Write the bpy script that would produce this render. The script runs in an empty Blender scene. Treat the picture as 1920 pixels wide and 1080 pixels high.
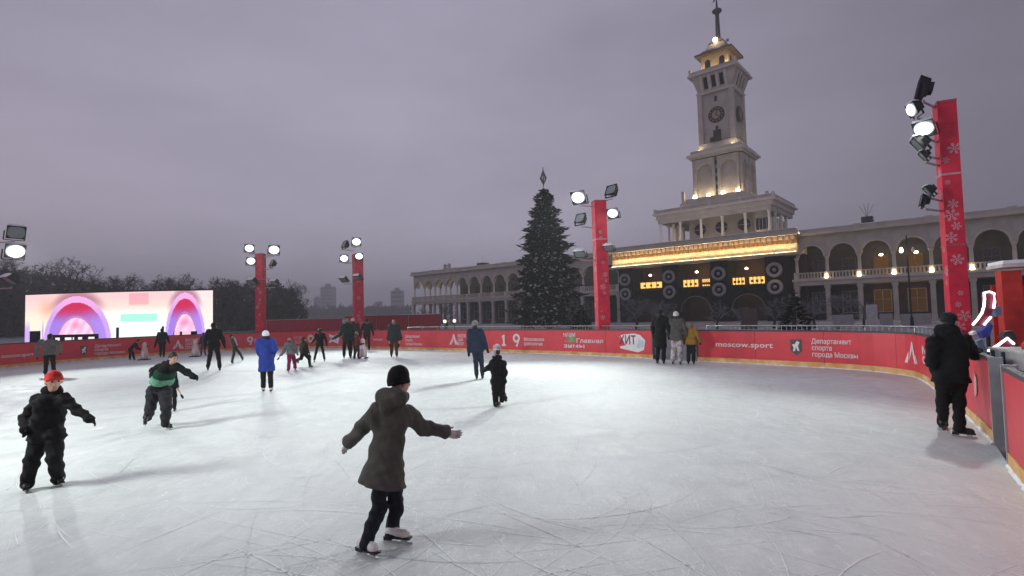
import bpy, math, random
import numpy as np
from mathutils import Vector, Matrix
R = math.radians
scene = bpy.context.scene
col = scene.collection

# ------------------------------------------------------------------ camera
F, PW, PH = 1000.0, 1920, 1080                  # focal length and photograph size in photo pixels
PITCH, ROLL, CAMH = R(2.75), R(1.5), 1.95
fwd = np.array([0, math.cos(PITCH), math.sin(PITCH)])
right0 = np.array([1.0, 0, 0]); up0 = np.cross(right0, fwd)
rgt = math.cos(ROLL)*right0 - math.sin(ROLL)*up0
upv = math.cos(ROLL)*up0 + math.sin(ROLL)*right0
CAM = np.array([0, 0, CAMH])
cd = bpy.data.cameras.new('camera'); cam = bpy.data.objects.new('camera', cd); col.objects.link(cam)
cd.sensor_width = 36; cd.lens = F/PW*36; cd.clip_start = .05; cd.clip_end = 4000
m3 = Matrix(((rgt[0], upv[0], -fwd[0]), (rgt[1], upv[1], -fwd[1]), (rgt[2], upv[2], -fwd[2])))
cam.matrix_world = Matrix.Translation(Vector(CAM)) @ m3.to_4x4()
scene.camera = cam

# ------------------------------------------------------------------ sky, sun, exposure
SUN_EL, SUN_AZ = R(3.0), R(-60)
w = bpy.data.worlds.new('World'); scene.world = w; w.use_nodes = True
nt = w.node_tree; nt.nodes.clear()
def N(tree, t, **kw):
    n = tree.nodes.new(t)
    for k, v in kw.items(): setattr(n, k, v)
    return n
out = N(nt, 'ShaderNodeOutputWorld'); bg = N(nt, 'ShaderNodeBackground'); bg2 = N(nt, 'ShaderNodeBackground')
sky = N(nt, 'ShaderNodeTexSky', sky_type='NISHITA'); sky.sun_disc = False
sky.sun_elevation = SUN_EL; sky.sun_rotation = SUN_AZ; sky.dust_density = 3
bg.inputs[1].default_value = 0.05
nt.links.new(sky.outputs[0], bg.inputs[0])
tc = N(nt, 'ShaderNodeTexCoord'); sep = N(nt, 'ShaderNodeSeparateXYZ'); nt.links.new(tc.outputs['Generated'], sep.inputs[0])
mp = N(nt, 'ShaderNodeMapping'); mp.inputs['Scale'].default_value = (1.6, 1.0, 4.5); nt.links.new(tc.outputs['Generated'], mp.inputs[0])
no = N(nt, 'ShaderNodeTexNoise'); no.inputs['Scale'].default_value = 1.3; no.inputs['Detail'].default_value = 4; no.inputs['Roughness'].default_value = .5
nt.links.new(mp.outputs[0], no.inputs[0])
ramp = N(nt, 'ShaderNodeValToRGB'); e = ramp.color_ramp.elements      # elevation: dull horizon, pale cloud base, darker overhead
e[0].position = 0.0; e[0].color = (.330, .302, .380, 1)
e[1].position = 1.0; e[1].color = (.33, .305, .405, 1)
x = e.new(.16); x.color = (.455, .418, .535, 1)
x = e.new(.42); x.color = (.43, .398, .515, 1)
nt.links.new(sep.outputs['Z'], ramp.inputs[0])
azr = N(nt, 'ShaderNodeMapRange'); azr.inputs[1].default_value = -.1; azr.inputs[2].default_value = .9   # the last light lies on the left
azr.inputs[3].default_value = .94; azr.inputs[4].default_value = .46; azr.interpolation_type = 'SMOOTHSTEP'
nt.links.new(sep.outputs['X'], azr.inputs[0])
cl = N(nt, 'ShaderNodeMapRange'); cl.inputs[1].default_value = .3; cl.inputs[2].default_value = .7; cl.inputs[3].default_value = .86; cl.inputs[4].default_value = 1.10
nt.links.new(no.outputs['Fac'], cl.inputs[0])
mu = N(nt, 'ShaderNodeMath', operation='MULTIPLY'); nt.links.new(azr.outputs[0], mu.inputs[0]); nt.links.new(cl.outputs[0], mu.inputs[1])
nt.links.new(ramp.outputs[0], bg2.inputs[0]); nt.links.new(mu.outputs[0], bg2.inputs[1])
mx = N(nt, 'ShaderNodeMixShader'); mx.inputs[0].default_value = .96
nt.links.new(bg.outputs[0], mx.inputs[1]); nt.links.new(bg2.outputs[0], mx.inputs[2]); nt.links.new(mx.outputs[0], out.inputs[0])

sd = bpy.data.lights.new('sun', 'SUN'); sd.energy = .04; sd.angle = R(40); sd.color = (1, .93, .88)
so = bpy.data.objects.new('sun', sd); col.objects.link(so); so.rotation_euler = (R(80), 0, R(60))

vs_ = scene.view_settings
vs_.view_transform = 'Standard'; vs_.look = 'None'; vs_.exposure = 0.0; vs_.gamma = 1; vs_.use_curve_mapping = False
FLOOD = 3100.0
HAZE = 0.0011
cy = scene.cycles
cy.use_denoising = True; cy.max_bounces = 5; cy.diffuse_bounces = 3; cy.glossy_bounces = 2; cy.transmission_bounces = 2
cy.volume_bounces = 0; cy.caustics_reflective = False; cy.caustics_refractive = False; cy.sample_clamp_indirect = 3; cy.sample_clamp_direct = 40

# ------------------------------------------------------------------ photo pixel -> place
def ray(px, py): return fwd + rgt*((px-PW/2)/F) + upv*((PH/2-py)/F)
def G(px, py, z=0.0):
    d = ray(px, py); return CAM + d*((z-CAMH)/d[2])
def AT(px, py, Y):
    d = ray(px, py); return CAM + d*(Y/d[1])

# ------------------------------------------------------------------ materials
MATS = {}
def mat(name, c, rough=.6, metal=0, var=.18, scale=6, spec=.35, bump=0, bscale=40, c2=None):
    if name in MATS: return MATS[name]
    m = bpy.data.materials.new(name); m.use_nodes = True; t = m.node_tree; b = t.nodes['Principled BSDF']
    b.inputs['Roughness'].default_value = rough; b.inputs['Metallic'].default_value = metal
    b.inputs['Specular IOR Level'].default_value = spec
    tcn = N(t, 'ShaderNodeTexCoord'); nz = N(t, 'ShaderNodeTexNoise'); nz.inputs['Scale'].default_value = scale; nz.inputs['Detail'].default_value = 5
    t.links.new(tcn.outputs['Object'], nz.inputs['Vector'])
    r = N(t, 'ShaderNodeValToRGB'); a = r.color_ramp.elements
    c2 = c2 or tuple(min(1, v*(1+var)) for v in c); c1 = tuple(v*(1-var) for v in c)
    a[0].position = .3; a[0].color = (*c1, 1); a[1].position = .7; a[1].color = (*c2, 1)
    t.links.new(nz.outputs['Fac'], r.inputs[0]); t.links.new(r.outputs[0], b.inputs['Base Color'])
    if bump:
        n2 = N(t, 'ShaderNodeTexNoise'); n2.inputs['Scale'].default_value = bscale; n2.inputs['Detail'].default_value = 3
        t.links.new(tcn.outputs['Object'], n2.inputs['Vector'])
        bp = N(t, 'ShaderNodeBump'); bp.inputs['Strength'].default_value = bump; bp.inputs['Distance'].default_value = .02
        t.links.new(n2.outputs['Fac'], bp.inputs['Height']); t.links.new(bp.outputs[0], b.inputs['Normal'])
    MATS[name] = m; return m
def glare_lens(name, c, hot, rim):  # emission fades from centre to rim, lamp glare put into the lens
    m = bpy.data.materials.new(name); m.use_nodes = True; t = m.node_tree; t.nodes.clear()
    o = N(t, 'ShaderNodeOutputMaterial'); q = N(t, 'ShaderNodeEmission'); tcn = N(t, 'ShaderNodeTexCoord'); ln = N(t, 'ShaderNodeVectorMath', operation='LENGTH'); ad = N(t, 'ShaderNodeVectorMath', operation='MULTIPLY')
    ad.inputs[1].default_value = (1, 0, 1.2); t.links.new(tcn.outputs['Object'], ad.inputs[0]); t.links.new(ad.outputs[0], ln.inputs[0])
    r = N(t, 'ShaderNodeMapRange'); r.inputs[1].default_value = .05; r.inputs[2].default_value = .285; r.inputs[3].default_value = hot; r.inputs[4].default_value = rim; r.interpolation_type = 'SMOOTHSTEP'
    t.links.new(ln.outputs['Value'], r.inputs[0]); t.links.new(r.outputs[0], q.inputs[1]); q.inputs[0].default_value = (*c, 1); t.links.new(q.outputs[0], o.inputs[0]); return m
def emis(name, c, s):
    if name in MATS: return MATS[name]
    m = bpy.data.materials.new(name); m.use_nodes = True; t = m.node_tree; t.nodes.clear()
    o = N(t, 'ShaderNodeOutputMaterial'); q = N(t, 'ShaderNodeEmission'); q.inputs[0].default_value = (*c, 1); q.inputs[1].default_value = s
    t.links.new(q.outputs[0], o.inputs[0]); MATS[name] = m; return m

RED = mat('board_red', (.68, .045, .065), .38, var=.10, scale=2.2, spec=.5, bump=.12, bscale=5)
RED_DK = mat('dark_red', (.30, .012, .022), .5, var=.15)
MAST_RED = mat('mast_red', (.66, .022, .058), .5, var=.22, scale=3)
WHITE = mat('white_print', (.80, .78, .78), .5, var=.04)
SNOW = mat('snow', (.80, .82, .85), .8, var=.06, bump=.3)
KICK = mat('kick_strip', (.78, .36, .05), .5, var=.25, scale=3, c2=(.80, .58, .28))
STEEL = mat('steel', (.42, .43, .45), .4, .7, var=.1)
BLACK = mat('black_metal', (.018, .018, .02), .45, .2, var=.2)
STONE = mat('pale_stone', (.50, .45, .385), .75, var=.14, scale=.6, bump=.15, bscale=6)
STONE_D = mat('grey_stone', (.43, .39, .345), .8, var=.16, scale=.7, bump=.15, bscale=6)
STONE_W = mat('white_stone', (.60, .55, .48), .7, var=.1, scale=1.2)
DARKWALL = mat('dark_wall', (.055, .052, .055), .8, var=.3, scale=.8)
GLASSD = mat('dark_glass', (.012, .013, .018), .15, var=.2, spec=.5)
EVERG = mat('evergreen_garland', (.012, .018, .011), .9, var=.5, scale=5, bump=.8, bscale=6)
ROOFM = mat('roof_metal', (.12, .10, .10), .6, var=.15)
GOLD = mat('gold_plaster', (.60, .47, .25), .6, var=.2, scale=1.2)
TEXTM = mat('pale_lettering', (.78, .70, .70), .5, var=.03)
BARK = mat('bark', (.05, .043, .040), .9, var=.3)
TWIG = mat('twig', (.048, .042, .044), .9, var=.3)
TWIGS = mat('snowy_twig', (.20, .20, .215), .9, var=.4, scale=2)
AMBER = emis('amber_window', (1, .55, .14), 1.6)
AMBER_D = emis('dim_amber', (1, .42, .07), .10)
BULB = emis('warm_bulb', (1, .80, .48), 16)
FLOODE = glare_lens('flood_lens', (.93, .97, 1), 18, .30)
NEON = emis('white_neon', (1, .90, .92), 3.5)

# ------------------------------------------------------------------ mesh helpers
class MB:
    def __init__(s): s.v = []; s.f = []; s.mi = []; s.cur = 0
    def add(s, vs, fs):
        o = len(s.v); s.v += [tuple(map(float, p)) for p in vs]; s.f += [tuple(i+o for i in q) for q in fs]; s.mi += [s.cur]*len(fs); return s
    def box(s, x0, x1, y0, y1, z0, z1, M=None):
        vs = [(x, y, z) for x in (x0, x1) for y in (y0, y1) for z in (z0, z1)]
        if M is not None: vs = [tuple(M @ Vector(p)) for p in vs]
        return s.add(vs, [(0, 1, 3, 2), (4, 6, 7, 5), (0, 4, 5, 1), (2, 3, 7, 6), (0, 2, 6, 4), (1, 5, 7, 3)])
    def frustum(s, cx, cy, h0, h1, z0, z1):
        vs = [(cx+a*h0, cy+b*h0, z0) for a, b in ((-1, -1), (1, -1), (1, 1), (-1, 1))] + [(cx+a*h1, cy+b*h1, z1) for a, b in ((-1, -1), (1, -1), (1, 1), (-1, 1))]
        return s.add(vs, [(3, 2, 1, 0), (4, 5, 6, 7)] + [(i, (i+1) % 4, 4+(i+1) % 4, 4+i) for i in range(4)])
    def tube(s, pts, rad, n=6, caps=True):
        P = [Vector(p) for p in pts]; rad = rad if hasattr(rad, '__len__') else [rad]*len(P)
        vs = []; fs = []; ref = None
        for i, p in enumerate(P):
            d = (P[min(i+1, len(P)-1)] - P[max(i-1, 0)]).normalized()
            if ref is None: ref = Vector((0, 0, 1)) if abs(d.z) < .9 else Vector((1, 0, 0))
            a = d.cross(ref); a = a.normalized() if a.length > 1e-6 else d.orthogonal().normalized(); b = d.cross(a); ref = b.cross(d)*1 if False else ref
            for k in range(n):
                t = 2*math.pi*k/n; vs.append(p + (a*math.cos(t) + b*math.sin(t))*rad[i])
        for i in range(len(P)-1):
            for k in range(n): fs.append((i*n+k, i*n+(k+1) % n, (i+1)*n+(k+1) % n, (i+1)*n+k))
        if caps: fs += [tuple(range(n))[::-1], tuple((len(P)-1)*n+k for k in range(n))]
        return s.add(vs, fs)
    def lathe(s, prof, cx=0, cy=0, n=12):
        vs = []; fs = []
        for r, z in prof:
            for k in range(n): t = 2*math.pi*k/n; vs.append((cx+r*math.cos(t), cy+r*math.sin(t), z))
        for i in range(len(prof)-1):
            for k in range(n): fs.append((i*n+k, i*n+(k+1) % n, (i+1)*n+(k+1) % n, (i+1)*n+k))
        fs += [tuple(range(n))[::-1], tuple((len(prof)-1)*n+k for k in range(n))]
        return s.add(vs, fs)
    def sphere(s, c, r, n=8, m=6):
        prof = [(r*math.sin(math.pi*i/m)+1e-4, -r*math.cos(math.pi*i/m)) for i in range(m+1)]
        b = MB().lathe([(a, z) for a, z in prof], n=n); return s.add([(p[0]+c[0], p[1]+c[1], p[2]+c[2]) for p in b.v], b.f)
    def mesh(s, name, mats, smooth=False):
        me = bpy.data.meshes.new(name); me.from_pydata(s.v, [], s.f)
        for m in (mats if isinstance(mats, (list, tuple)) else [mats]): me.materials.append(m)
        if any(s.mi): me.polygons.foreach_set('material_index', s.mi)
        if smooth: me.polygons.foreach_set('use_smooth', [True]*len(me.polygons))
        me.update(); return me
    def build(s, name, mats, parent=None, smooth=False, loc=None):
        return link(name, s.mesh(name, mats, smooth), parent, loc)
def link(name, me, parent=None, loc=None, rz=0):
    o = bpy.data.objects.new(name, me); col.objects.link(o)
    if parent is not None: o.parent = parent
    if loc is not None: o.location = loc
    if rz: o.rotation_euler = (0, 0, rz)
    return o
def tag(o, label=None, cat=None, group=None, kind=None):
    if label: o['label'] = label
    if cat: o['category'] = cat
    if group: o['group'] = group
    if kind: o['kind'] = kind
    return o
def empty(name, loc=(0, 0, 0), rz=0, parent=None):
    o = bpy.data.objects.new(name, None); col.objects.link(o); o.location = loc; o.rotation_euler = (0, 0, rz); o.empty_display_size = .2
    if parent is not None: o.parent = parent
    return o
def lamp(name, kind, loc, energy, color=(1, 1, 1), parent=None, **kw):
    l = bpy.data.lights.new(name, kind); l.energy = energy; l.color = color
    for k, v in kw.items(): setattr(l, k, v)
    o = bpy.data.objects.new(name, l); col.objects.link(o); o.location = loc
    if parent is not None: o.parent = parent
    return o

# ------------------------------------------------------------------ ground, ice
gm = mat('plaza_snow', (.30, .30, .32), .85, var=.4, scale=.25, bump=.4, bscale=3)
MB().add([(-900, -60, -.15), (900, -60, -.15), (900, 1400, -.15), (-900, 1400, -.15)], [(0, 1, 2, 3)]).build('plaza_ground', gm)['kind'] = 'structure'

KEY = [(-23.9, 24.9), (-22.6, 30), (-19.6, 34.1), (-16, 35.6), (-12.5, 34.8), (-6.4, 31.2), (.96, 25.7), (3.59, 23.3), (5.4, 21.5), (6.69, 20.0), (9.17, 17.3),
       (10.15, 16), (10.55, 14.7), (10.1, 13.2), (7.1, 8.24), (5.4, 5.8), (1.6, .2), (-1, -2.6), (-4, -2.4), (-12, 4.0), (-20, 11.5), (-23.6, 18)]
def catmull(K, step=.25):
    P = [np.array(p) for p in K]; n = len(P); o = []
    for i in range(n):
        a, b, c, d = P[i-1], P[i], P[(i+1) % n], P[(i+2) % n]; m = max(2, int(np.linalg.norm(c-b)/step))
        for j in range(m):
            t = j/m; o.append(.5*(2*b + (c-a)*t + (2*a-5*b+4*c-d)*t*t + (3*b-a-3*c+d)*t**3))
    return np.array(o)
BND = catmull(KEY); BL = np.concatenate([[0], np.cumsum(np.linalg.norm(np.diff(np.vstack([BND, BND[:1]]), axis=0), axis=1))])
BC = np.vstack([BND, BND[:1]]); TOT = BL[-1]
def bpt(s):
    s = s % TOT; return np.array([np.interp(s, BL, BC[:, 0]), np.interp(s, BL, BC[:, 1])])
def s_at(px, py=655):
    d = ray(px, py); best = None; a0 = math.atan2(d[0], d[1])
    ang = np.unwrap(np.arctan2(BC[:, 0], BC[:, 1])) ; r = np.hypot(BC[:, 0], BC[:, 1])
    a = np.arctan2(BC[:, 0], BC[:, 1]) - a0
    for i in range(len(BC)-1):
        if a[i]*a[i+1] <= 0 and abs(a[i]) < .5 and abs(a[i+1]) < .5:
            t = a[i]/(a[i]-a[i+1]+1e-12); return BL[i] + t*(BL[i+1]-BL[i])
    return 0
im = bpy.data.materials.new('ice'); im.use_nodes = True; t = im.node_tree; b = t.nodes['Principled BSDF']
tcn = N(t, 'ShaderNodeTexCoord')
def noise(scale, det=4, dist=0, rough=.55, stretch=None, rot=0):
    n = N(t, 'ShaderNodeTexNoise'); n.inputs['Scale'].default_value = scale; n.inputs['Detail'].default_value = det
    n.inputs['Distortion'].default_value = dist; n.inputs['Roughness'].default_value = rough
    if stretch:
        q = N(t, 'ShaderNodeMapping'); q.inputs['Scale'].default_value = stretch; q.inputs['Rotation'].default_value = (0, 0, rot)
        t.links.new(tcn.outputs['Object'], q.inputs[0]); t.links.new(q.outputs[0], n.inputs['Vector'])
    else: t.links.new(tcn.outputs['Object'], n.inputs['Vector'])
    return n.outputs['Fac']
def rng(v, a, b_, c, d):
    n = N(t, 'ShaderNodeMapRange'); n.inputs[1].default_value = a; n.inputs[2].default_value = b_; n.inputs[3].default_value = c; n.inputs[4].default_value = d
    t.links.new(v, n.inputs[0]); return n.outputs[0]
def mth(op, a, b_):
    n = N(t, 'ShaderNodeMath', operation=op)
    for i, v in enumerate((a, b_)):
        if isinstance(v, (int, float)): n.inputs[i].default_value = v
        else: t.links.new(v, n.inputs[i])
    return n.outputs[0]
scr = None                                                              # skate scratches: thin ridges of long warped noise, four directions
for i, (rot, sc) in enumerate(((.3, 1.0), (1.2, 1.3), (2.1, .9), (2.8, 1.6), (.8, 2.2), (1.7, 2.0))):
    nn = noise(5*sc, 3, .6, .5, (1.0, .24, 1), rot)
    rdg = rng(mth('ABSOLUTE', mth('SUBTRACT', nn, .5), 0), 0, .007, 1, 0)
    msk = rng(noise(.8+.3*i, 2, 0, .5, (1, 1, 1), i*1.7), .48, .62, 0, 1)
    k = mth('MULTIPLY', rdg, msk); scr = k if scr is None else mth('MAXIMUM', scr, k)
big = noise(.22, 4); mid = noise(1.7, 5, 1.2); fine = noise(26, 3)
streak = noise(3.2, 6, 1.4, .65, (1, .45, 1), -.68)
v = mth('ADD', rng(big, .3, .7, -.05, .05), rng(mid, .3, .7, -.05, .05))
v = mth('ADD', v, rng(streak, .3, .7, -.05, .05))
v = mth('ADD', v, mth('MULTIPLY', scr, .24))
v = mth('ADD', v, rng(fine, .3, .7, -.02, .02)); v = mth('ADD', v, rng(noise(5.5, 6, 2.2, .7), .60, .74, 0, .10))
cr = N(t, 'ShaderNodeValToRGB'); cr.color_ramp.elements[0].color = (.48, .505, .49, 1); cr.color_ramp.elements[1].color = (.79, .815, .795, 1)
t.links.new(rng(v, -.16, .16, 0, 1), cr.inputs[0]); t.links.new(cr.outputs[0], b.inputs['Base Color'])
t.links.new(rng(mid, .3, .7, .55, .75), b.inputs['Roughness']); b.inputs['Specular IOR Level'].default_value = .16
bp = N(t, 'ShaderNodeBump'); bp.inputs['Strength'].default_value = .35; bp.inputs['Distance'].default_value = .012
t.links.new(mth('ADD', mth('MULTIPLY', scr, .5), mth('ADD', mid, fine)), bp.inputs['Height']); t.links.new(bp.outputs[0], b.inputs['Normal'])
cen = BND.mean(0); ib = MB(); n = len(BND)
ib.add([(*p, 0) for p in BND] + [(*p, -.14) for p in BND], [tuple(range(n))[::-1]] + [(i, (i+1) % n, n+(i+1) % n, n+i) for i in range(n)])
ice = ib.build('ice', im); ice['kind'] = 'structure'
for p in ice.data.polygons:
    if len(p.vertices) > 4 and p.normal.z < 0: ice.data.flip_normals(); break

# blade cuts and shavings left on the near ice
rs = random.Random(21); cuts = MB(); pale = MB()
def arc_mark(mb, x, y, a, L, k, wd):
    n = max(4, int(L/.22)); P = []
    for i in range(n+1): P.append((x, y, a)); x += math.cos(a)*L/n; y += math.sin(a)*L/n; a += k*L/n
    vs = []
    for i, (px, py, aa) in enumerate(P): w2 = wd*.5*math.sin(math.pi*(i+.15)/(n+.3)); vs += [(px-math.sin(aa)*w2, py+math.cos(aa)*w2, .004), (px+math.sin(aa)*w2, py-math.cos(aa)*w2, .004)]
    mb.add(vs, [(2*i+1, 2*i+3, 2*i+2, 2*i) for i in range(n)])
for i in range(620):
    d = 2.6 + 15*rs.random()**1.5; th = rs.uniform(-.78, .72); x, y = d*math.sin(th), d*math.cos(th)
    if x > y*.6+1.2 and y < 9: continue
    a = rs.gauss(-.65, .9) if rs.random() < .7 else rs.uniform(0, 6.28)
    arc_mark(pale if i % 10 else cuts, x, y, a, rs.uniform(.4, 2.6), rs.gauss(0, .35), rs.uniform(.004, .012))
for i in range(420):
    d = 2.6 + 11*rs.random()**1.4; th = rs.uniform(-.78, .74); x, y = d*math.sin(th), d*math.cos(th)
    if x > y*.6+1.2 and y < 9: continue
    r_ = rs.uniform(.004, .014); n = 5; pale.add([(x+r_*rs.uniform(.6, 1.6)*math.cos(2*math.pi*j/n), y+r_*rs.uniform(.5, 1)*math.sin(2*math.pi*j/n), .004) for j in range(n)] + [(x, y, .004+r_*.15)], [(j, (j+1) % n, n) for j in range(n)])
tag(pale.build('ice_shavings', mat('shaved_ice', (.90, .93, .92), .9, var=.03)), 'white shavings and scraped blade lines scattered over the near ice', 'ice shavings', kind='stuff')
tag(cuts.build('blade_cuts', mat('cut_ice', (.62, .65, .65), .5, var=.1)), 'grey curved blade cuts crossing the near ice', 'blade cuts', kind='stuff')

# ------------------------------------------------------------------ rink barrier with its advertising
root = empty('rink_barrier', (0, 0, 0)); tag(root, 'red advertising boards running round the whole ice rink', 'barrier')
S_OPEN = (s_at(1224), s_at(1307)); S_GATE = (s_at(1861, 760), s_at(1886, 770))
BH = 1.12
def inward(s):
    a = bpt(s-.05); c = bpt(s+.05); d = (c-a)/np.linalg.norm(c-a); return np.array([d[1], -d[0]])
def wall_piece(name, s0, s1, d0, d1, z0, z1, m, parent=root, seg=6):
    mb = MB(); vs = []; n = seg+1                                       # d: distance outward
    for i in range(n):
        s = s0 + (s1-s0)*i/seg; p = bpt(s); q = -inward(s)
        vs += [(*(p+q*d0), z0), (*(p+q*d0), z1), (*(p+q*d1), z1), (*(p+q*d1), z0)]
    fs = [(4*i+k, 4*i+4+k, 4*i+4+(k+1) % 4, 4*i+(k+1) % 4) for i in range(seg) for k in range(4)] + [(0, 1, 2, 3), (4*seg+3, 4*seg+2, 4*seg+1, 4*seg)]
    return mb.add(vs, fs).build(name, m, parent)
DARKCAP = mat('dark_cap', (.06, .06, .065), .5)
spans = []
for a, b2 in ((S_OPEN[1], S_GATE[0]), (S_GATE[1], S_OPEN[0]+TOT)):
    k = max(1, round((b2-a)/2.3))
    for i in range(k): spans.append((a+(b2-a)*i/k, a+(b2-a)*(i+1)/k))
for a, b2 in spans:
    wall_piece('panel', a+.006, b2-.006, 0, .06, .17, BH, RED)
    wall_piece('kick_plate', a+.004, b2-.004, -.015, .07, .0, .168, KICK)
    wall_piece('cap', a+.002, b2-.002, -.01, .075, BH+.002, BH+.055, DARKCAP)
wall_piece('gate', S_GATE[0]+.10, S_GATE[1]-.04, .10, .14, .10, BH-.08, GLASSD, seg=1)['label'] = 'dark see-through gate in the red boards'
for s in (S_GATE[0]+.04, S_GATE[1]-.01): wall_piece('gate_post', s-.035, s+.035, -.02, .13, 0, BH+.07, STEEL, seg=1)
for s in S_OPEN: wall_piece('gate_post', s-.03, s+.03, -.01, .10, 0, BH+.06, DARKCAP, seg=1)
# snow swept against the foot of the boards
rs = random.Random(3)
for a, b2 in spans:
    mb = MB(); vs = []; k = 24
    for i in range(k):
        s = a + (b2-a)*i/(k-1); p = bpt(s); q = inward(s); d = .015 + rs.random()*.03
        vs += [(*(p+q*.017), .004+.012+rs.random()*.03), (*(p+q*(.017+d)), .004)]
    mb.add(vs, [(2*i, 2*i+1, 2*i+3, 2*i+2) for i in range(k-1)]).build('snow_ridge', SNOW, root, True)['kind'] = 'stuff'

FONT = None
def text_mesh(txt, size, bold=False):
    c = bpy.data.curves.new('t', 'FONT'); c.body = txt; c.size = size; c.resolution_u = 2; c.space_line = .95
    if bold: c.offset = size*.016
    o = bpy.data.objects.new('t', c); col.objects.link(o); dg = bpy.context.evaluated_depsgraph_get(); dg.update()
    me = bpy.data.meshes.new_from_object(o.evaluated_get(dg)); bpy.data.objects.remove(o); bpy.data.curves.remove(c); return me
def on_board(me, s0, z0, m, name='lettering', off=.014, sx=1.0):
    for v in me.vertices:
        s = s0 + v.co.x*sx; p = bpt(s) + inward(s)*off; v.co = (p[0], p[1], z0 + v.co.y)
    me.materials.clear(); me.materials.append(m); me.update(); return link(name, me, root)
def words(px, lines, size, z, m=TEXTM, bold=True, width=None):
    ms = [text_mesh(l, size, bold) for l in lines.split('\n')]; xs = [v.co.x for me in ms for v in me.vertices]
    sx = 1.0
    if width: sx = ((s_at(width) - s_at(px)) % TOT)/max(.01, (max(xs)-min(xs)))
    for i, me in enumerate(ms): on_board(me, s_at(px), z-i*size*.98, m, sx=sx)
def shape(px, polys, scale, z, m=TEXTM, name='logo', off=.013):
    vs = []; fs = []
    for pl in polys: o = len(vs); vs += [(x*scale, y*scale, 0) for x, y in pl]; fs.append(tuple(range(o, o+len(pl))))
    me = bpy.data.meshes.new(name); me.from_pydata(vs, [], fs); return on_board(me, s_at(px), z, m, name, off)
def arc(cx, cy, r0, r1, a0, a1, n=14):
    A = [a0+(a1-a0)*i/n for i in range(n+1)]
    return [[(cx+r0*math.cos(R(A[i])), cy+r0*math.sin(R(A[i]))), (cx+r1*math.cos(R(A[i])), cy+r1*math.sin(R(A[i]))),
             (cx+r1*math.cos(R(A[i+1])), cy+r1*math.sin(R(A[i+1]))), (cx+r0*math.cos(R(A[i+1])), cy+r0*math.sin(R(A[i+1])))] for i in range(n)]
ALOGO = [[(-.16, 0), (-.02, .56), (.06, .56), (-.04, .16)], [(.06, .56), (.24, 0), (.13, 0), (.02, .34)], [(-.30, 0), (-.12, .34), (-.16, .12), (-.19, 0)], [(.27, 0), (.17, .3), (.30, .12), (.38, 0)]]
NINE = arc(.0, .38, .10, .21, 0, 360, 18) + [[(.20, .38), (.11, .30), (-.06, 0), (.06, -.02)]]
SHIELD = [[(-.17, .52), (.17, .52), (.17, .15), (0, 0), (-.17, .15)]]
HORSE = [[(-.10, .12), (-.03, .14), (.0, .28), (.04, .15), (.10, .13), (.06, .30), (.12, .42), (.03, .46), (-.03, .36), (-.12, .34), (-.07, .24)]]
def dept(px_logo, px_txt, px_end, z=.36):
    shape(px_logo, SHIELD, 1.0, z, mat('emblem_dark', (.10, .09, .09), .5)); shape(px_logo, HORSE, 1.0, z+.01, WHITE, off=.017)
    words(px_txt, 'Департамент\nспорта\nгорода Москвы', .21, z+.40, width=px_end, bold=True)
words(1342, 'moscow.sport', .25, .58, width=1449)
dept(1493, 1522, 1608)
shape(1710, ALOGO, 1.0, .36); words(1729, 'МОС\nСПО', .25, .70, width=1760)
words(2, 'moscow.sport', .25, .50, width=62)
dept(157, 177, 234, .30)
shape(333, ALOGO, .95, .32); words(347, 'МОСКОВ\nСКИЙ\nСПОРТ', .24, .74, width=371)
shape(440, [[(-.2, 0), (-.05, .5), (.05, .5), (.2, 0), (.1, 0), (0, .36), (-.1, 0)]], 1.0, .34); shape(469, NINE, .9, .36)
words(477, 'Русская\nзима', .17, .60, width=493)
CREAM = mat('cream_print', (.72, .62, .42), .5, var=.1); PINKP = mat('pink_print', (.75, .42, .42), .5, var=.05); TEAL = mat('teal_print', (.10, .38, .42), .5); OLIVE = mat('olive_print', (.30, .29, .14), .6, var=.3)
words(551, 'НАШИ\nДВОРЫ', .30, .62, PINKP, width=569); shape(583, arc(0, .3, .12, .27, 0, 360, 12), 1, .36, CREAM)
shape(626, [[(-.45, .0), (-.1, .12), (.38, -.02), (.5, .3), (.34, .62), (.05, .48), (-.42, .6), (-.3, .3)]], 1.0, .34, WHITE, off=.007); words(619, 'ХИТ', .28, .56, mat('maroon_print', (.22, .01, .03), .5), width=631)
words(700, 'moscow.sport', .2, .55, width=718)
words(760, 'Департамент\nспорта\nгорода Москвы', .22, .72, width=792)
shape(851, ALOGO, 1.0, .36); words(859, 'МОСКОВ\nСКИЙ\nСПОРТ', .22, .76, width=874)
shape(945, [[(-.12, 0), (.14, 0), (.14, .1), (.07, .1), (.07, .56), (-.02, .56), (-.14, .44), (-.06, .42), (-.04, .1), (-.12, .1)]], 1.0, .34); shape(969, NINE, 1.05, .34)
words(983, 'Московское\nдолголетие', .22, .62, width=1021)
words(1057, 'НАШИ', .24, .84, width=1079); shape(1072, arc(0, .2, 0.03, .27, -20, 200, 10) + [[(-.4, .12), (.0, .42), (.34, .2), (.1, .05)]], 1.0, .50, OLIVE)
words(1081, 'Главная', .25, .58, width=1131); words(1057, 'зимы', .26, .34, width=1096)
shape(1185, [[(-.62, .60), (-.5, .66), (.12, .72), (.42, .66), (.66, .44), (.58, .05), (.30, -.06), (-.55, .08), (-.60, .16), (-.3, .22)]], .98, .30, WHITE, off=.007)
words(1162, 'ХИТ', .50, .56, mat('maroon_print', (.22, .01, .03), .5), width=1193)
shape(1196, [[(-.06, 0), (.30, .02), (.34, .34), (.10, .52), (.02, .3)]], .8, .42, mat('pale_blue_print', (.55, .62, .74), .5), off=.019)
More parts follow.
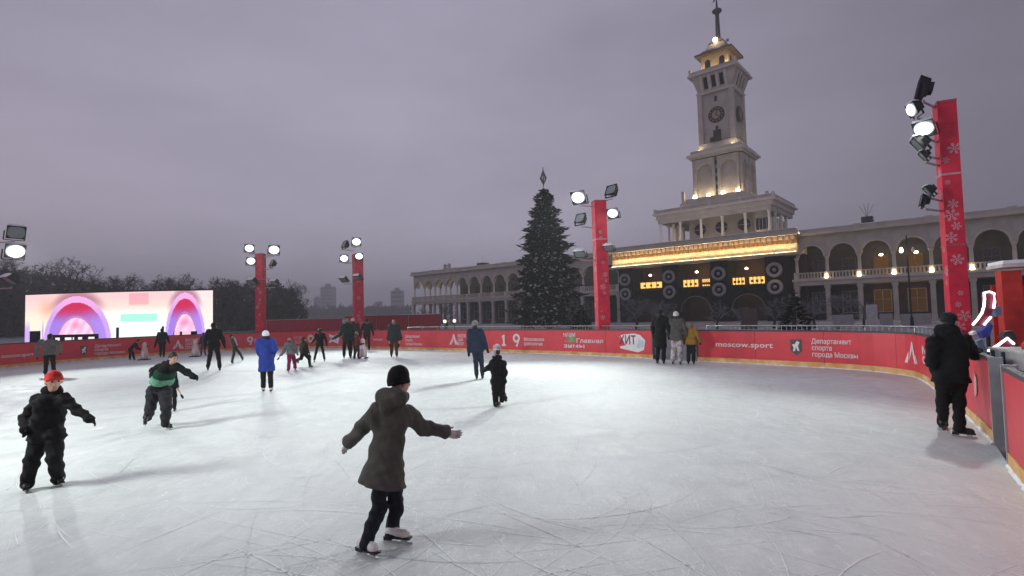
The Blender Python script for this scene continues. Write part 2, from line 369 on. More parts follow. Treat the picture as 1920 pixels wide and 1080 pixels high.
shape(1826, [[(-.12, 0), (.1, .1), (.16, .4), (-.05, .5), (-.16, .25)]], .8, .45, PINKP)

# crowd-control railing behind the boards
def railing(px0, px1, label):
    a, b2 = s_at(px0), s_at(px1); rt = empty('metal_railing', (*(bpt((a+b2)/2)), -.15)); tag(rt, label, 'railing'); rt.location = (0, 0, 0)
    n = max(2, int((b2-a)/1.2)); pts = [(*(bpt(a+(b2-a)*i/n)-inward(a+(b2-a)*i/n)*.55), 1.30) for i in range(n+1)]
    MB().tube(pts, .028, 6).build('top_rail', STEEL, rt, True)
    MB().tube([(x, y, .2) for x, y, z in pts], .02, 5).build('bottom_rail', STEEL, rt, True)
    for x, y, z in pts: MB().tube([(x, y, -.15), (x, y, 1.27)], .022, 5).build('post', STEEL, rt)
    for i in range(n):
        mb = MB()
        for j in range(1, 8): f = j/8; x = pts[i][0]*(1-f)+pts[i+1][0]*f; y = pts[i][1]*(1-f)+pts[i+1][1]*f; mb.tube([(x, y, .2), (x, y, 1.28)], .008, 4, False)
        mb.build('bar_infill', STEEL, rt)
railing(752, 1219, 'low steel crowd railing behind the far boards, left of the opening')
railing(1313, 1745, 'low steel crowd railing behind the boards right of the opening, before the terminal')

# ------------------------------------------------------------------ LED screen
Ys = 46.0
lo = AT(47, 640, Ys); hi = AT(398, 550, Ys); SX0, SX1 = AT(47, 600, Ys)[0], AT(399, 600, Ys)[0]; SZ1 = AT(220, 549, Ys)[2]; SZ0 = .25
scr_root = empty('led_screen', ((SX0+SX1)/2, Ys, -.15)); tag(scr_root, 'wide glowing screen showing pink and lilac arches beyond the left boards', 'screen')
nx, ny = 264, 72
def mixc(a, b_, t): return np.array(a)*(1-t)+np.array(b_)*t
def paint(px, py):
    def ss(a, b_, x): t = min(1, max(0, (x-a)/(b_-a))); return t*t*(3-2*t)
    c = mixc((.98, .80, .80), (.98, .95, .86), ss(550, 600, py)); c = mixc(c, (.97, .62, .48), .55*math.exp(-((px-95)/16)**2-((py-575)/16)**2))
    if px > 330: c = mixc(c, (.98, .95, .95), .6)
    if 205 < px < 322 and py > 575: c = mixc(c, (.96, 1, .97), ss(572, 592, py))
    if 240 < px < 305 and 588 < py < 601: c = np.array((.66, .96, .88))
    if 255 < px < 290 and 552 < py < 572: c = mixc(c, (.93, .55, .62), .55)
    for cx, rx, ry, cy_ in ((156, 68, 86, 640), (352, 34, 86, 638)):
        r = math.hypot((px-cx)/rx, (py-cy_)/ry)
        if .98 < r < 1.22 and py < 585: c = mixc(c, (.62, .34, .46), .75*ss(588, 556, py)*ss(1.24, 1.0, r))
        if r < 1.0:
            up_ = ss(600, 560, py)
            if r > .87: c = mixc((.80, .62, .96), (.95, .66, .90), up_)
            elif r > .60: c = mixc((.62, .47, .90), (.80, .14, .30), ss(604, 572, py)); c = mixc(c, (.70, .55, .95), .5*ss(.0, .7, (px-cx)/rx)*(1-up_))
            elif r > .55: c = np.array((.72, .48, .72))
            else:
                c = mixc((.97, .72, .90), (.99, .86, .95), .5+.5*math.sin(px*.35+py*.2)); c = mixc(c, (.93, .35, .55), .5*math.exp(-((px-cx)/10)**2-((py-606)/7)**2))
    if py > 622:
        if 107 < px < 200:
            c = np.array((.03, .015, .06)); 
            if py > 627 and ((113 < px < 123) or (134 < px < 147) or (150 < px < 153) or (160 < px < 168) or (180 < px < 193)): c = np.array((.98, .92, .96))
        if 332 < px < 373 and py > 614:
            c = np.array((.05, .02, .08))
            if py > 618 and ((334 < px < 343) or (347 < px < 362)): c = np.array((.97, .75, .80))
    if px < 58 or 84 < px < 88: c = mixc(c, (.82, .66, .95), ss(590, 615, py))
    if 58 <= px <= 82 and py > 614: c = np.array((.035, .02, .10))
    if (232 < px < 238 or 312 < px < 316) and py > 612: c = np.array((.04, .03, .16))
    return np.clip(c, 0, 1)**2.0
me = bpy.data.meshes.new('display'); vs = []; fs = []; cols = []
for j in range(ny+1):
    for i in range(nx+1): 
        u = i/nx; vs.append(((u-.5)*(SX1-SX0), -.9*math.sin(math.pi*u), .15+SZ0+(SZ1-SZ0)*j/ny))
for j in range(ny):
    for i in range(nx): a = j*(nx+1)+i; fs.append((a, a+1, a+nx+2, a+nx+1)); 
me.from_pydata(vs, [], fs)
ca = me.color_attributes.new('Col', 'FLOAT_COLOR', 'CORNER')
buf = np.ones((len(fs)*4, 4), np.float32)
for j in range(ny):
    for i in range(nx):
        px = 47+352*(i+.5)/nx; py = 641-(641-549)*(j+.5)/ny; k = (j*nx+i)*4; buf[k:k+4, :3] = paint(px, py)
ca.data.foreach_set('color', buf.ravel())
sm = bpy.data.materials.new('screen_picture'); sm.use_nodes = True; t = sm.node_tree; t.nodes.clear()
o_ = N(t, 'ShaderNodeOutputMaterial'); q_ = N(t, 'ShaderNodeEmission'); a_ = N(t, 'ShaderNodeVertexColor'); a_.layer_name = 'Col'; q_.inputs[1].default_value = 1.12
t.links.new(a_.outputs[0], q_.inputs[0]); t.links.new(q_.outputs[0], o_.inputs[0]); me.materials.append(sm)
link('display', me, scr_root)
W2 = (SX1-SX0)/2; mb = MB(); n = 24
for i in range(n):
    u0, u1 = i/n, (i+1)/n; x0, x1 = (u0-.5)*2*W2, (u1-.5)*2*W2; y0, y1 = -.9*math.sin(math.pi*u0), -.9*math.sin(math.pi*u1)
    mb.add([(x0, y0+.03, .02), (x1, y1+.03, .02), (x1, y1+.03, SZ1+.27), (x0, y0+.03, SZ1+.27), (x0, y0+.55, .02), (x1, y1+.55, .02), (x1, y1+.55, SZ1+.27), (x0, y0+.55, SZ1+.27)],
           [(0, 1, 2, 3), (5, 4, 7, 6), (3, 2, 6, 7), (1, 0, 4, 5)] + ([(0, 3, 7, 4)] if i == 0 else []) + ([(1, 5, 6, 2)] if i == n-1 else []))
mb.build('cabinet', BLACK, scr_root)
for k in range(5):
    x = (-.5+k/4)*2*W2*.9; MB().tube([(x, 1.2, .02), (x, .6, SZ1*.9)], .06, 5).build('strut', STEEL, scr_root)

# red hoardings between the screen and the terminal
def hoarding(px0, px1, ytop, Y, m, label):
    x0, x1 = AT(px0, 605, Y)[0], AT(px1, 605, Y)[0]; z1 = AT((px0+px1)/2, ytop, Y)[2]
    rt = empty('hoarding', ((x0+x1)/2, Y, -.15)); tag(rt, label, 'hoarding'); n = max(1, round((x1-x0)/2.4)); wd = (x1-x0)/n
    for i in range(n):
        a = -(x1-x0)/2 + i*wd; MB().box(a+.02, a+wd-.02, -.03, .03, .1, z1+.15).build('panel', m, rt)
        MB().box(a-.03, a+.03, .032, .09, 0, z1+.17).build('post', STEEL, rt)
    MB().box(-(x1-x0)/2, (x1-x0)/2, -.05, .05, z1+.152, z1+.20).build('top_rail', STEEL, rt)
hoarding(500, 642, 599, 47, mat('hoarding_red', (.42, .02, .05), .5), 'plain red hoarding behind the boards, between the two far masts')
hoarding(646, 826, 591, 45, RED_DK, 'taller dark red hoarding reaching toward the left end of the terminal')

# ------------------------------------------------------------------ floodlight masts
FLAKE = MB()
def flake_mesh():
    mb = MB()
    for k in range(6):
        M = Matrix.Rotation(k*math.pi/3, 4, 'Z')
        mb.box(-.012, .012, .02, .20, -.002, .002, M)
        for y in (.09, .14):
            for sg in (-1, 1): mb.box(-.009, .009, 0, .06, -.002, .002, M @ Matrix.Translation((0, y, 0)) @ Matrix.Rotation(sg*.9, 4, 'Z'))
    return mb.mesh('snowflake', mat('snowflake_print', (.66, .36, .42), .6, var=.1))
FLK = flake_mesh()
FL_BODY = MB()
for i in range(1):
    a = FL_BODY                                                         # housing: a tapered can with fins and a hood, looking along -Y
    a.add([(-.27, -.10, -.22), (.27, -.10, -.22), (.27, -.10, .22), (-.27, -.10, .22), (-.17, .12, -.14), (.17, .12, -.14), (.17, .12, .14), (-.17, .12, .14)],
          [(0, 1, 5, 4), (1, 2, 6, 5), (2, 3, 7, 6), (3, 0, 4, 7), (4, 5, 6, 7)])
    a.box(-.29, .29, -.13, -.10, .22, .245); a.box(-.29, .29, -.13, -.10, -.245, -.22); a.box(-.29, -.27, -.13, -.10, -.22, .22); a.box(.27, .29, -.13, -.10, -.22, .22)
    for k in range(5): x = -.14+.07*k; a.box(x-.008, x+.008, .12, .20, -.12, .12)
    for sx in (-1, 1): a.box(sx*.31-.012, sx*.31+.012, -.03, .03, -.30, .03)
    a.box(-.31, .31, -.03, .03, -.325, -.30)
FLM = FL_BODY.mesh('housing', BLACK)
_n = 24; _f = lambda c: math.copysign(abs(c)**.62, c)
LNS = MB().add([(.262*_f(math.cos(2*math.pi*i/_n)), -.112, .212*_f(math.sin(2*math.pi*i/_n))) for i in range(_n)], [tuple(range(_n))])
DOME = MB(); _r = 6  # domed lit lens, added to soften the lamp outline as glare would
for _i in range(_r+1):
    _k = _i/_r; DOME.v += [(.285*math.sin(_k*1.571)*math.cos(2*math.pi*_j/20), -.10-.12*math.cos(_k*1.571), .25*math.sin(_k*1.571)*math.sin(2*math.pi*_j/20)) for _j in range(20)]
for _i in range(_r): DOME.f += [(_i*20+_j, _i*20+(_j+1) % 20, (_i+1)*20+(_j+1) % 20, (_i+1)*20+_j) for _j in range(20)]; DOME.mi += [0]*20
LNS_ON = DOME.mesh('lens', FLOODE, True); LNS_OFF = LNS.mesh('lens', mat('grey_lens', (.20, .23, .23), .12, var=.1, spec=.6))
SNOWCAP = MB().add([(-.28, -.12, .247), (.28, -.12, .247), (.2, .12, .18), (-.2, .12, .18), (-.24, -.08, .30), (.24, -.08, .29), (.16, .1, .23), (-.16, .1, .24)],
                   [(4, 5, 6, 7), (0, 1, 5, 4), (1, 2, 6, 5), (2, 3, 7, 6), (3, 0, 4, 7)]).mesh('snow_cap', SNOW, True)
CENTRE = np.array([-2.0, 13.5, 0])
def mast(label, px_top, py_top, px_bot, D, width, lights, rz, seed, dx=0, group='red floodlight masts round the rink'):
    top = AT(px_top, py_top, D); base = AT(px_bot, 600, D); bx = base[0]; h = top[2]+.15
    rt = empty('floodlight_mast', (bx, D, -.15), rz); tag(rt, label, 'floodlight mast', group)
    lx = top[0]-bx; hw = width/2; mb = MB()
    MB().box(-hw, hw, -hw, hw, 0, h).build('post', MAST_RED, rt)
    mb.box(-hw*1.04, hw*1.04, -hw*1.04, hw*1.04, h+.002, h+.05).build('top_cap', mat('faded_red', (.45, .10, .12), .5), rt)
    MB().box(-hw-.012, hw+.012, -hw-.012, hw+.012, h-1.75, h-1.70).build('collar', mat('pinkish_band', (.62, .30, .33), .5), rt)
    MB().box(-hw-.012, hw+.012, -hw-.012, hw+.012, h*.5, h*.5+.03).build('collar', mat('faded_red', (.45, .10, .12), .5), rt)
    rs = random.Random(seed)
    for i in range(20):
        side = rs.choice((0, 0, 0, 1, 1)); k = rs.uniform(.25, .75); f = link('snowflake', FLK, rt); z = .6 + (h-1.6)*(i+.5)/20; q = rs.uniform(-.5, .5)*hw
        f.scale = (k, k, 1); f.rotation_euler = (math.pi/2, rs.random(), 0) if side == 0 else (math.pi/2, rs.random(), -math.pi/2)
        f.location = (q, -hw-.004, z) if side == 0 else (-hw-.004, q, z)
    inv = Matrix.Rotation(-rz, 4, 'Z'); arms = {}
    for (px, py, on, kind, sc) in lights:
        p = Vector(AT(px, py, D-hw-.12)) - Vector((bx, D, -.15)); p = inv @ p
        fl = empty('floodlight', p, 0, rt)
        if on or kind == 'f': tgt = Vector(CENTRE) - Vector((bx, D, top[2])) if kind != 's' else Vector((-1, .25, -.25))
        elif kind == 'u': tgt = Vector((-.6, -.5, .35))
        elif kind == 'd': tgt = Vector((-.25, -.5, -.75))
        else: tgt = Vector((-.9, -.2, .15))
        if kind in 'stxy': tgt = Vector({'s': (-.95, .22, -.35), 't': (-.8, -.45, -.55), 'x': (-.85, .5, .25), 'y': (-.8, .45, -.6)}[kind])
        tgt = inv @ tgt.normalized(); fl.rotation_euler = (-tgt).to_track_quat('Y', 'Z').to_euler(); fl.scale = (sc, sc, sc)
        link('housing', FLM, fl); link('lens', LNS_ON if on else LNS_OFF, fl); link('snow_cap', SNOWCAP, fl)
        arms.setdefault(round(p.z, 1), []).append(p)
        if on:
            L = lamp('flood_beam', 'SPOT', (0, -.36, 0), FLOOD*on, (.93, 1.0, .97), fl, spot_size=R(86), spot_blend=1.0, shadow_soft_size=.22)
            L.rotation_euler = (R(-90), 0, 0)
        e_ = p.copy(); sgn = 1 if p.x > 0 else -1
        MB().tube([(sgn*hw*.9, 0, p.z-.36*sc), (p.x, p.y, p.z-.36*sc), (p.x, p.y, p.z-.30*sc)], .028, 5).build('crossbar', mat('pale_bar', (.5, .38, .40), .5), rt)
    return rt
mast('red mast in front of the terminal, just right of the big fir tree', 1124, 379, 1130, 24.0, .54,
     [(1086, 368, 1.0, 'f', 1.15), (1148, 358, 0, 'u', 1.0), (1090, 411, 0, 'u', .95), (1150, 398, .8, 'f', .9), (1088, 474, 0, 'd', .9), (1142, 463, 0, 'd', .8)], R(8), 1)
mast('red mast with three lit lamps left of the terminal, behind the skating group', 668, 478, 672, 38.5, .64,
     [(648, 459, 0, 'u', 1.1), (668, 453, .55, 'f', 1.1), (645, 484, .55, 'f', 1.0), (673, 480, .5, 'f', .95), (645, 523, 0, 'd', 1.0), (671, 519, 0, 'd', 1.0)], R(30), 2)
mast('red mast with two bright upper lamps between the screen and the far hoarding', 489, 477, 489, 36.7, .50,
     [(467, 465, .55, 'f', 1.05), (513, 468, .7, 'f', 1.25), (470, 489, .45, 'f', 1.0), (512, 494, 0, 'u', 1.0), (474, 527, 0, 'd', 1.1), (516, 529, 0, 'd', 1.0)], R(-4), 3)
mast('tall near red mast with black lamp cluster at the right end of the boards', 1768, 196, 1797, 12.6, .37,
     [(1731, 166, 0, 'x', .92), (1716, 203, .35, 's', .66), (1735, 238, .55, 't', .74), (1727, 268, 0, 'y', .8), (1734, 290, 0, 'y', .5), (1744, 356, 0, 'y', .55), (1733, 376, 0, 'x', .55)], R(-24), 4)
mast('red mast cut off by the left edge of the photograph, its lamps above the boards', -34, 430, -34, 25.5, .60,
     [(28, 435, 0, 'f', 1.25), (26, 470, 1.6, 'f', 1.35), (22, 523, 0, 'd', 1.2)], R(0), 5)
# the mast beside the near left boards, out of the picture, that throws the skaters' shadows
def mast_near():
    rt = empty('floodlight_mast', (-13.2, 2.2, -.15)); tag(rt, 'red mast beside the near left boards, outside the picture', 'floodlight mast', 'red floodlight masts round the rink')
    MB().box(-.3, .3, -.3, .3, 0, 6.6).build('post', MAST_RED, rt)
    for x, z in ((-.2, 7.0), (.5, 6.5)):
        fl = empty('floodlight', (x+.3, .1, z), 0, rt); tgt = (Vector((1.0, 17, 0)) - Vector((-13.2, 2.2, 6.6))).normalized(); fl.rotation_euler = (-tgt).to_track_quat('Y', 'Z').to_euler()
        link('housing', FLM, fl); link('lens', LNS_ON, fl)
        lamp('flood_beam', 'SPOT', (0, -.8, 0), FLOOD*.85, (.93, 1.0, .97), fl, spot_size=R(95), spot_blend=.9, shadow_soft_size=1.5).rotation_euler = (R(-90), 0, 0)
    MB().tube([(0, 0, 6.3), (.8, .1, 6.3)], .04, 5).build('crossbar', STEEL, rt)
mast_near()

# ------------------------------------------------------------------ the river terminal
E1, E2 = np.array([.75903518, -.65104961]), np.array([.65104961, .75903518]); ORG = np.array([0, 112.98346])
BR = math.atan2(E1[1], E1[0]); GZ = -.15
T = empty('river_terminal', (ORG[0]+40*E1[0], ORG[1]+40*E1[1], GZ), BR)
tag(T, 'long pale arcaded terminal building with a tall clock tower and lit frieze', 'building')
OFF = Vector((-40, 0, -GZ))
class LB(MB):                                                           # builds in (along facade, depth, height), shifted under the terminal's base
    def build(s, name, mats, parent=None, smooth=False):
        s.v = [(p[0]+OFF.x, p[1]+OFF.y, p[2]+OFF.z) for p in s.v]; return MB.build(s, name, mats, parent if parent is not None else T, smooth)
def put(name, me, s, t, z, parent=None, rz=0): return link(name, me, parent if parent is not None else T, (s+OFF.x, t, z+OFF.z), rz)
def glow(s, t, z, e, c=(1, .78, .45), r=.12, parent=None): return lamp('uplight_beam', 'POINT', (s+OFF.x, t, z+OFF.z), e, c, parent if parent is not None else T, shadow_soft_size=r)
SP = 3.867
def arch_mesh(wd, zs, r, z1, th, m, name='arch'):
    """wall between two columns: springing at zs, half round opening of radius r, up to z1"""
    n = 12; vs = []; fs = []; h = wd/2
    for y in (0, th):
        for i in range(n+1):
            a = math.pi*i/n; x, z = -r*math.cos(a), zs + r*math.sin(a); vs.append((x, y, z))
            k = i/n; xo = -h+wd*k
            vs.append((-h if i == 0 else h if i == n else xo, y, z1))
        vs += [(-h, y, zs), (h, y, zs)]
    m_ = 2*(n+1)+2
    for i in range(n):
        a, b_, c, d = 2*i, 2*i+2, 2*i+3, 2*i+1
        fs += [(a, b_, c, d), (m_+a, m_+d, m_+c, m_+b_), (a, m_+a, m_+b_, b_)]
    fs += [(2*(n+1), 0, 1), (2*n, 2*(n+1)+1, 2*n+1), (m_+1, m_, m_+2*(n+1)), (m_+2*n+1, m_+2*(n+1)+1, m_+2*n)]
    fs += [(2*(n+1), m_+2*(n+1), m_, 0), (2*n, m_+2*n, m_+2*(n+1)+1, 2*(n+1)+1), (1, 2*(n+1), m_+2*(n+1), m_+1)[::1]]
    me = bpy.data.meshes.new(name); me.from_pydata(vs, [], fs); me.materials.append(m); me.update(); return me
ARCH = arch_mesh(SP, 8.95, 1.58, 12.0, .7, STONE_D)
RING_T = MB()
for i in range(12):
    a0, a1 = math.pi*i/12, math.pi*(i+1)/12
    def q(a, r): return (-r*math.cos(a), 8.95+r*math.sin(a))
    p = [q(a0, 1.58), q(a0, 1.82), q(a1, 1.82), q(a1, 1.58)]
    RING_T.add([(x, -.06, z) for x, z in p] + [(x, -.003, z) for x, z in p], [(0, 1, 2, 3), (1, 5, 6, 2), (0, 3, 7, 4)])
ARCHIV = RING_T.mesh('archivolt', STONE)
COL = MB().lathe([(.30, 5.85), (.30, 6.05), (.22, 6.15), (.21, 7.5), (.19, 8.5), (.24, 8.55), (.24, 8.62), (.30, 8.75), (.34, 8.94)], n=10).mesh('column', STONE_W, True)
COLB = MB().box(-.32, .32, -.32, .32, GZ, .5).box(-.27, .27, -.27, .27, .5, 4.4).box(-.36, .36, -.36, .36, 4.4, 4.84).mesh('pillar', STONE_D)
BAL = MB(); n = 9
BAL.box(-SP/2, SP/2, -.12, .12, 6.55, 6.70); BAL.box(-SP/2, SP/2, -.12, .12, 5.81, 5.92)
for i in range(n): x = -SP/2+.35+(SP-.7)*i/(n-1); BAL.box(x-.10, x+.10, -.06, .06, 5.92, 6.55)
BALM = BAL.mesh('balustrade', STONE_D)
PED = MB().box(-.28, .28, -.17, .17, 5.80, 6.74).mesh('pedestal', STONE)
PPED = MB().box(-.45, .45, -.2, .2, 12.36, 13.0).mesh('parapet_pedestal', STONE)
DOOR = MB().box(-.75, .75, 0, .05, 5.82, 8.6).mesh('doorway', GLASSD)
DOORF = MB().box(-.9, -.75, -.05, .1, 5.82, 8.75).box(.75, .9, -.05, .1, 5.82, 8.75).box(-.75, .75, -.05, .1, 8.6, 8.75).box(-.03, .03, -.03, .06, 5.82, 8.6).box(-.75, .75, -.03, .06, 7.6, 7.66).mesh('door_frame', mat('door_wood', (.10, .065, .045), .5))
WINL = MB().box(-.95, .95, 0, .05, .9, 3.9).mesh('window', GLASSD)
WINF = MB().box(-1.05, -.95, -.05, .1, .8, 4.0).box(.95, 1.05, -.05, .1, .8, 4.0).box(-.95, .95, -.05, .1, 3.9, 4.0).box(-.95, .95, -.05, .1, .8, .9).box(-.03, .03, -.03, .06, .9, 3.9).box(-.95, .95, -.03, .06, 2.6, 2.66).mesh('window_frame', STONE_D)
DOOR_A = DOOR.copy(); DOOR_A.materials.clear(); DOOR_A.materials.append(AMBER_D)
WIN_A = WINL.copy(); WIN_A.materials.clear(); WIN_A.materials.append(emis('lower_amber', (1, .5, .12), .05))
def wing(s0, nb, closed_from, lit):
    s1 = s0+nb*SP; c0 = s0 + SP*closed_from
    LB().box(s0-.35, s1+.35, -.45, 6.0, 4.85, 5.80).build('gallery_floor', STONE_D)
    LB().box(s0-.5, s1+.4, -.62, -.452, 5.45, 5.78).build('floor_moulding', STONE)
    LB().box(s0-.6, s1+.4, -.75, 7.4, 12.003, 12.35).build('cornice', STONE)
    LB().box(s0-.5, s1+.4, -.42, -.15, 12.353, 12.85).build('parapet', STONE_D)
    LB().box(s0-.5, s1+.4, -.46, -.11, 12.853, 12.93).build('parapet_coping', SNOW)
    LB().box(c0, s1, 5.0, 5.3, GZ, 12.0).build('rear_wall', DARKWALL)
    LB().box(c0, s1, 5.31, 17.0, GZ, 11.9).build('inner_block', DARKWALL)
    LB().box(s0-.4, s1+.3, -.1, 17.0, 12.36, 12.45).build('roof', SNOW)
    for i in range(nb+1):
        s = s0+i*SP; put('column', COL, s, .35, 0); put('pillar', COLB, s, .0, 0); put('pedestal', PED, s, -.28, 0)
        if i % 2 == 0: put('parapet_pedestal', PPED, s, -.30, 0)
        if i < closed_from+1 and closed_from: put('column', COL, s, 5.4, 0); put('pillar', COLB, s, 5.4, 0)
    for i in range(nb):
        s = s0+(i+.5)*SP; a = put('arch', ARCH, s, 0, 0); link('archivolt', ARCHIV, a); put('balustrade', BALM, s, -.28, 0)
        if closed_from and i < closed_from: put('arch', ARCH, s, 5.05, 0)
        if i >= closed_from:
            d = put('doorway', DOOR_A if i in lit else DOOR, s, 4.93, 0); link('door_frame', DOORF, d)
            d = put('window', WIN_A if i in lit else WINL, s, 4.93, 0); link('window_frame', WINF, d)
wing(25.4-15*SP, 15, 3, ())
wing(54.6, 8, 0, (2, 3))
for k in range(3): put('arch', ARCH, 25.4-15*SP, 1.2+.35+.5+k*1.55, 0, rz=math.pi/2) if k == 1 else None
LAMPB = MB().lathe([(.10, 0), (.22, .06), (.24, .2), (.02, .34)], n=8).mesh('lantern', BULB, True)
ULAMP = MB().lathe([(.20, 0), (.24, .10), (.16, .22)], n=8).mesh('uplight', BULB, True)
for i in range(1, 8):
    s = 54.6+i*SP; put('uplight', ULAMP, s, -.50, 5.82); glow(s, -.55, 6.25, 14, r=.1)
for i in (2, 3):
    s = 54.6+(i+.5)*SP; put('lantern', LAMPB, s+.25, 3.2, 8.6); glow(s+.25, 3.0, 8.3, 45, (1, .62, .25))
    glow(s, 3.0, 3.6, 25, (1, .55, .2))
for s, h in ((-21, 1.0), (-19.6, 1.0)):
    b_ = LB().lathe([(.55, 12.94), (.5, 13.2), (.32, 13.4), (.5, 13.8), (.2, 14.1), (.1, 14.3)], s, .2, 8).build('roof_sculpture', STONE_D, smooth=True)
LB().box(-13.2, -11.2, 3, 5, 12.45, 13.9).build('roof_vent', DARKWALL); LB().box(62.6, 63.9, 2, 3.4, 12.45, 14.1).build('roof_vent', DARKWALL)
for k in range(4): LB().tube([(63.2, 2.7, 14.1), (63.2+(k-1.5)*.55, 2.7, 16.2-.3*abs(k-1.5))], .035, 4).build('aerial', STEEL)
LB().tube([(-12.2, 4, 13.9), (-12.2, 4, 15.4)], .06, 4).build('aerial', STEEL)
for s0_, L_ in ((25.4-7.5*SP, 58), (54.6+4*SP, 31)):
    g_ = lamp('gallery_fill', 'AREA', (s0_+OFF.x, 2.4, 11.4+OFF.z), L_*7, (1, .84, .64), T, shape='RECTANGLE', size=L_, size_y=.5)  # added warm fill brightening the arcades, no lamp fitting stands here
    l = lamp('cornice_light', 'AREA', (s0_+OFF.x, -1.15, 12.45+OFF.z), L_*15, (1, .74, .48), T, shape='RECTANGLE', size=L_, size_y=.1); l.rotation_euler = (R(-100), 0, 0)
# central portico with the lit frieze
LB().box(24.9, 55.1, -1.2, 7.0, 11.05, 12.25).build('frieze_beam', mat('ochre_plaster', (.34, .21, .09), .6, var=.25, scale=1.5))
LB().box(24.9, 55.1, -1.05, 7.0, 9.75, 11.048).build('frieze', mat('cream_plaster', (.70, .60, .44), .6, var=.22, scale=1.6))
DENT = MB().box(-.24, .24, -.22, 0, 0, .52).mesh('dentil', mat('dentil_stone', (.62, .50, .42), .6))
for i in range(38): put('dentil', DENT, 25.4+i*(29.2/37), -1.203, 11.66)
LB().box(24.5, 55.5, -2.0, 8.0, 12.253, 12.62).build('cornice', STONE)
LB().box(24.8, 55.2, -1.5, -1.25, 12.623, 13.15).build('parapet', STONE_D)
LB().box(24.7, 55.3, -1.6, -1.2, 13.153, 13.22).build('parapet_coping', SNOW)
LB().box(24.8, 55.2, -1.19, 18.0, 12.63, 12.70).build('roof', SNOW)
LB().box(24.7, 55.3, -1.9, 0.5, 9.38, 9.748).build('frieze_shelf', STONE)
orn = MB().add([(-.24, 0, 0), (.24, 0, 0), (0, 0, .62), (0, -.16, .12)], [(0, 1, 3), (1, 2, 3), (2, 0, 3)]).mesh('ornament', mat('bronze_ornament', (.30, .17, .06), .55))
for i in range(44): put('ornament', orn, 25.5+i*(29.0/43), -1.205, 10.98)
for i in range(10):
    s = 26.4+i*3.02; LB().box(s-1.42, s+1.42, -1.5, -1.42, 9.76, 9.84).build('light_strip', emis('strip_light', (1, .78, .38), 6))
l = lamp('frieze_light', 'AREA', (40+OFF.x, -1.75, 9.92+OFF.z), 1500, (1, .72, .36), T, shape='RECTANGLE', size=29.5, size_y=.12); l.rotation_euler = (R(-155), 0, 0)
PIERS = (27.35, 35.55, 43.75, 51.9)
torus = MB(); TN, TM_ = 20, 6
vs = []; fs = []
for i in range(TN):
    a = 2*math.pi*i/TN
    for j in range(TM_):
        q2 = 2*math.pi*j/TM_; r = .88+.26*math.cos(q2); vs.append((r*math.cos(a), .16*math.sin(q2), r*math.sin(a)))
for i in range(TN):
    for j in range(TM_): fs.append((i*TM_+j, i*TM_+(j+1) % TM_, ((i+1) % TN)*TM_+(j+1) % TM_, ((i+1) % TN)*TM_+j))
torus.add(vs, fs)
RINGM = torus.mesh('wreath_ring', mat('silver_ring', (.27, .27, .275), .6, .1, var=.3, scale=9, bump=.6, bscale=14), True)
HUB = MB().sphere((0, 0, 0), .30, 10, 6).mesh('hub', mat('silver_ball', (.28, .27, .28), .4, .3), True)
rs = random.Random(7)
def bushy(x0, x1, y0, y1, z0, z1, n, m, name, sz=.45):
    mb = LB()
    for i in range(n):
        f = rs.random(); c = Vector((rs.uniform(x0, x1), rs.uniform(y0, y1) if f < .3 else y0+rs.uniform(-.1, .1), rs.uniform(z0, z1)))
        a = Vector((rs.gauss(0, 1), rs.gauss(0, .5)-.5, rs.gauss(0, 1))).normalized()*sz*rs.uniform(.5, 1.1); b_ = a.orthogonal().normalized()*sz*.22; b_.rotate(Matrix.Rotation(rs.random()*6, 3, a))
        mb.add([c-b_, c+b_, c+a], [(0, 1, 2)])
    o = mb.build(name, m); o['kind'] = 'stuff'; return o
for s in PIERS:
    LB().box(s-1.35, s+1.35, -.8, 3.0, GZ, 9.376).build('garland_pier', EVERG); bushy(s-1.4, s+1.4, -.85, -.5, 0, 9.3, 420, EVERG, 'pier_foliage')
    for z in (7.38, 4.84): r_ = put('wreath_ring', RINGM, s, -1.18, z); link('hub', HUB, r_)
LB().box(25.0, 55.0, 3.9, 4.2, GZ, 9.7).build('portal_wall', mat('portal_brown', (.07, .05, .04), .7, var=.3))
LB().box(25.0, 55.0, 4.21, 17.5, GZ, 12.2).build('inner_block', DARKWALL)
GARCH = arch_mesh(5.5, 1.5, 2.45, 5.3, 1.0, EVERG, 'garland_arch')
for i, s in enumerate((31.45, 39.65, 47.8)):
    put('garland_arch', GARCH, s, -.3, 0); bushy(s-2.7, s+2.7, -.36, -.2, 4.1, 5.4, 260, EVERG, 'arch_foliage')
    if i: 
        mb = LB()
        for k in range(12):
            a0, a1 = math.pi*k/12, math.pi*(k+1)/12
            mb.tube([(s-2.5*math.cos(a0), -.42, 1.5+2.5*math.sin(a0)), (s-2.5*math.cos(a1), -.42, 1.5+2.5*math.sin(a1))], .10, 5, False)
        mb.build('arch_trim', mat('brown_trim', (.20, .14, .09), .6))
for s0_, s1_, z0, z1 in ((29.6, 33.7, 5.75, 6.75), (37.4, 40.0, 5.6, 6.75), (40.6, 41.9, 5.6, 6.75), (45.4, 47.3, 5.55, 6.6), (47.9, 50.2, 5.55, 6.6)):
    w_ = LB().box(s0_, s1_, .3, .42, z0, z1).build('lit_window', AMBER)
    f = LB(); f.box(s0_-.1, s1_+.1, .22, .46, z1+.002, z1+.12); f.box(s0_-.1, s1_+.1, .22, .46, z0-.12, z0-.002)
    for k in range(5): x = s0_+(s1_-s0_)*k/4; f.box(x-.045, x+.045, .2, .298, z0, z1)
    for k in range(3): x = s0_+(s1_-s0_)*(.2+.3*k); f.box(x-.2, x+.2, .22, .296, z0+.25, z0+.62)
    f.build('window_bars', mat('bar_brown', (.25, .13, .04), .6), w_)
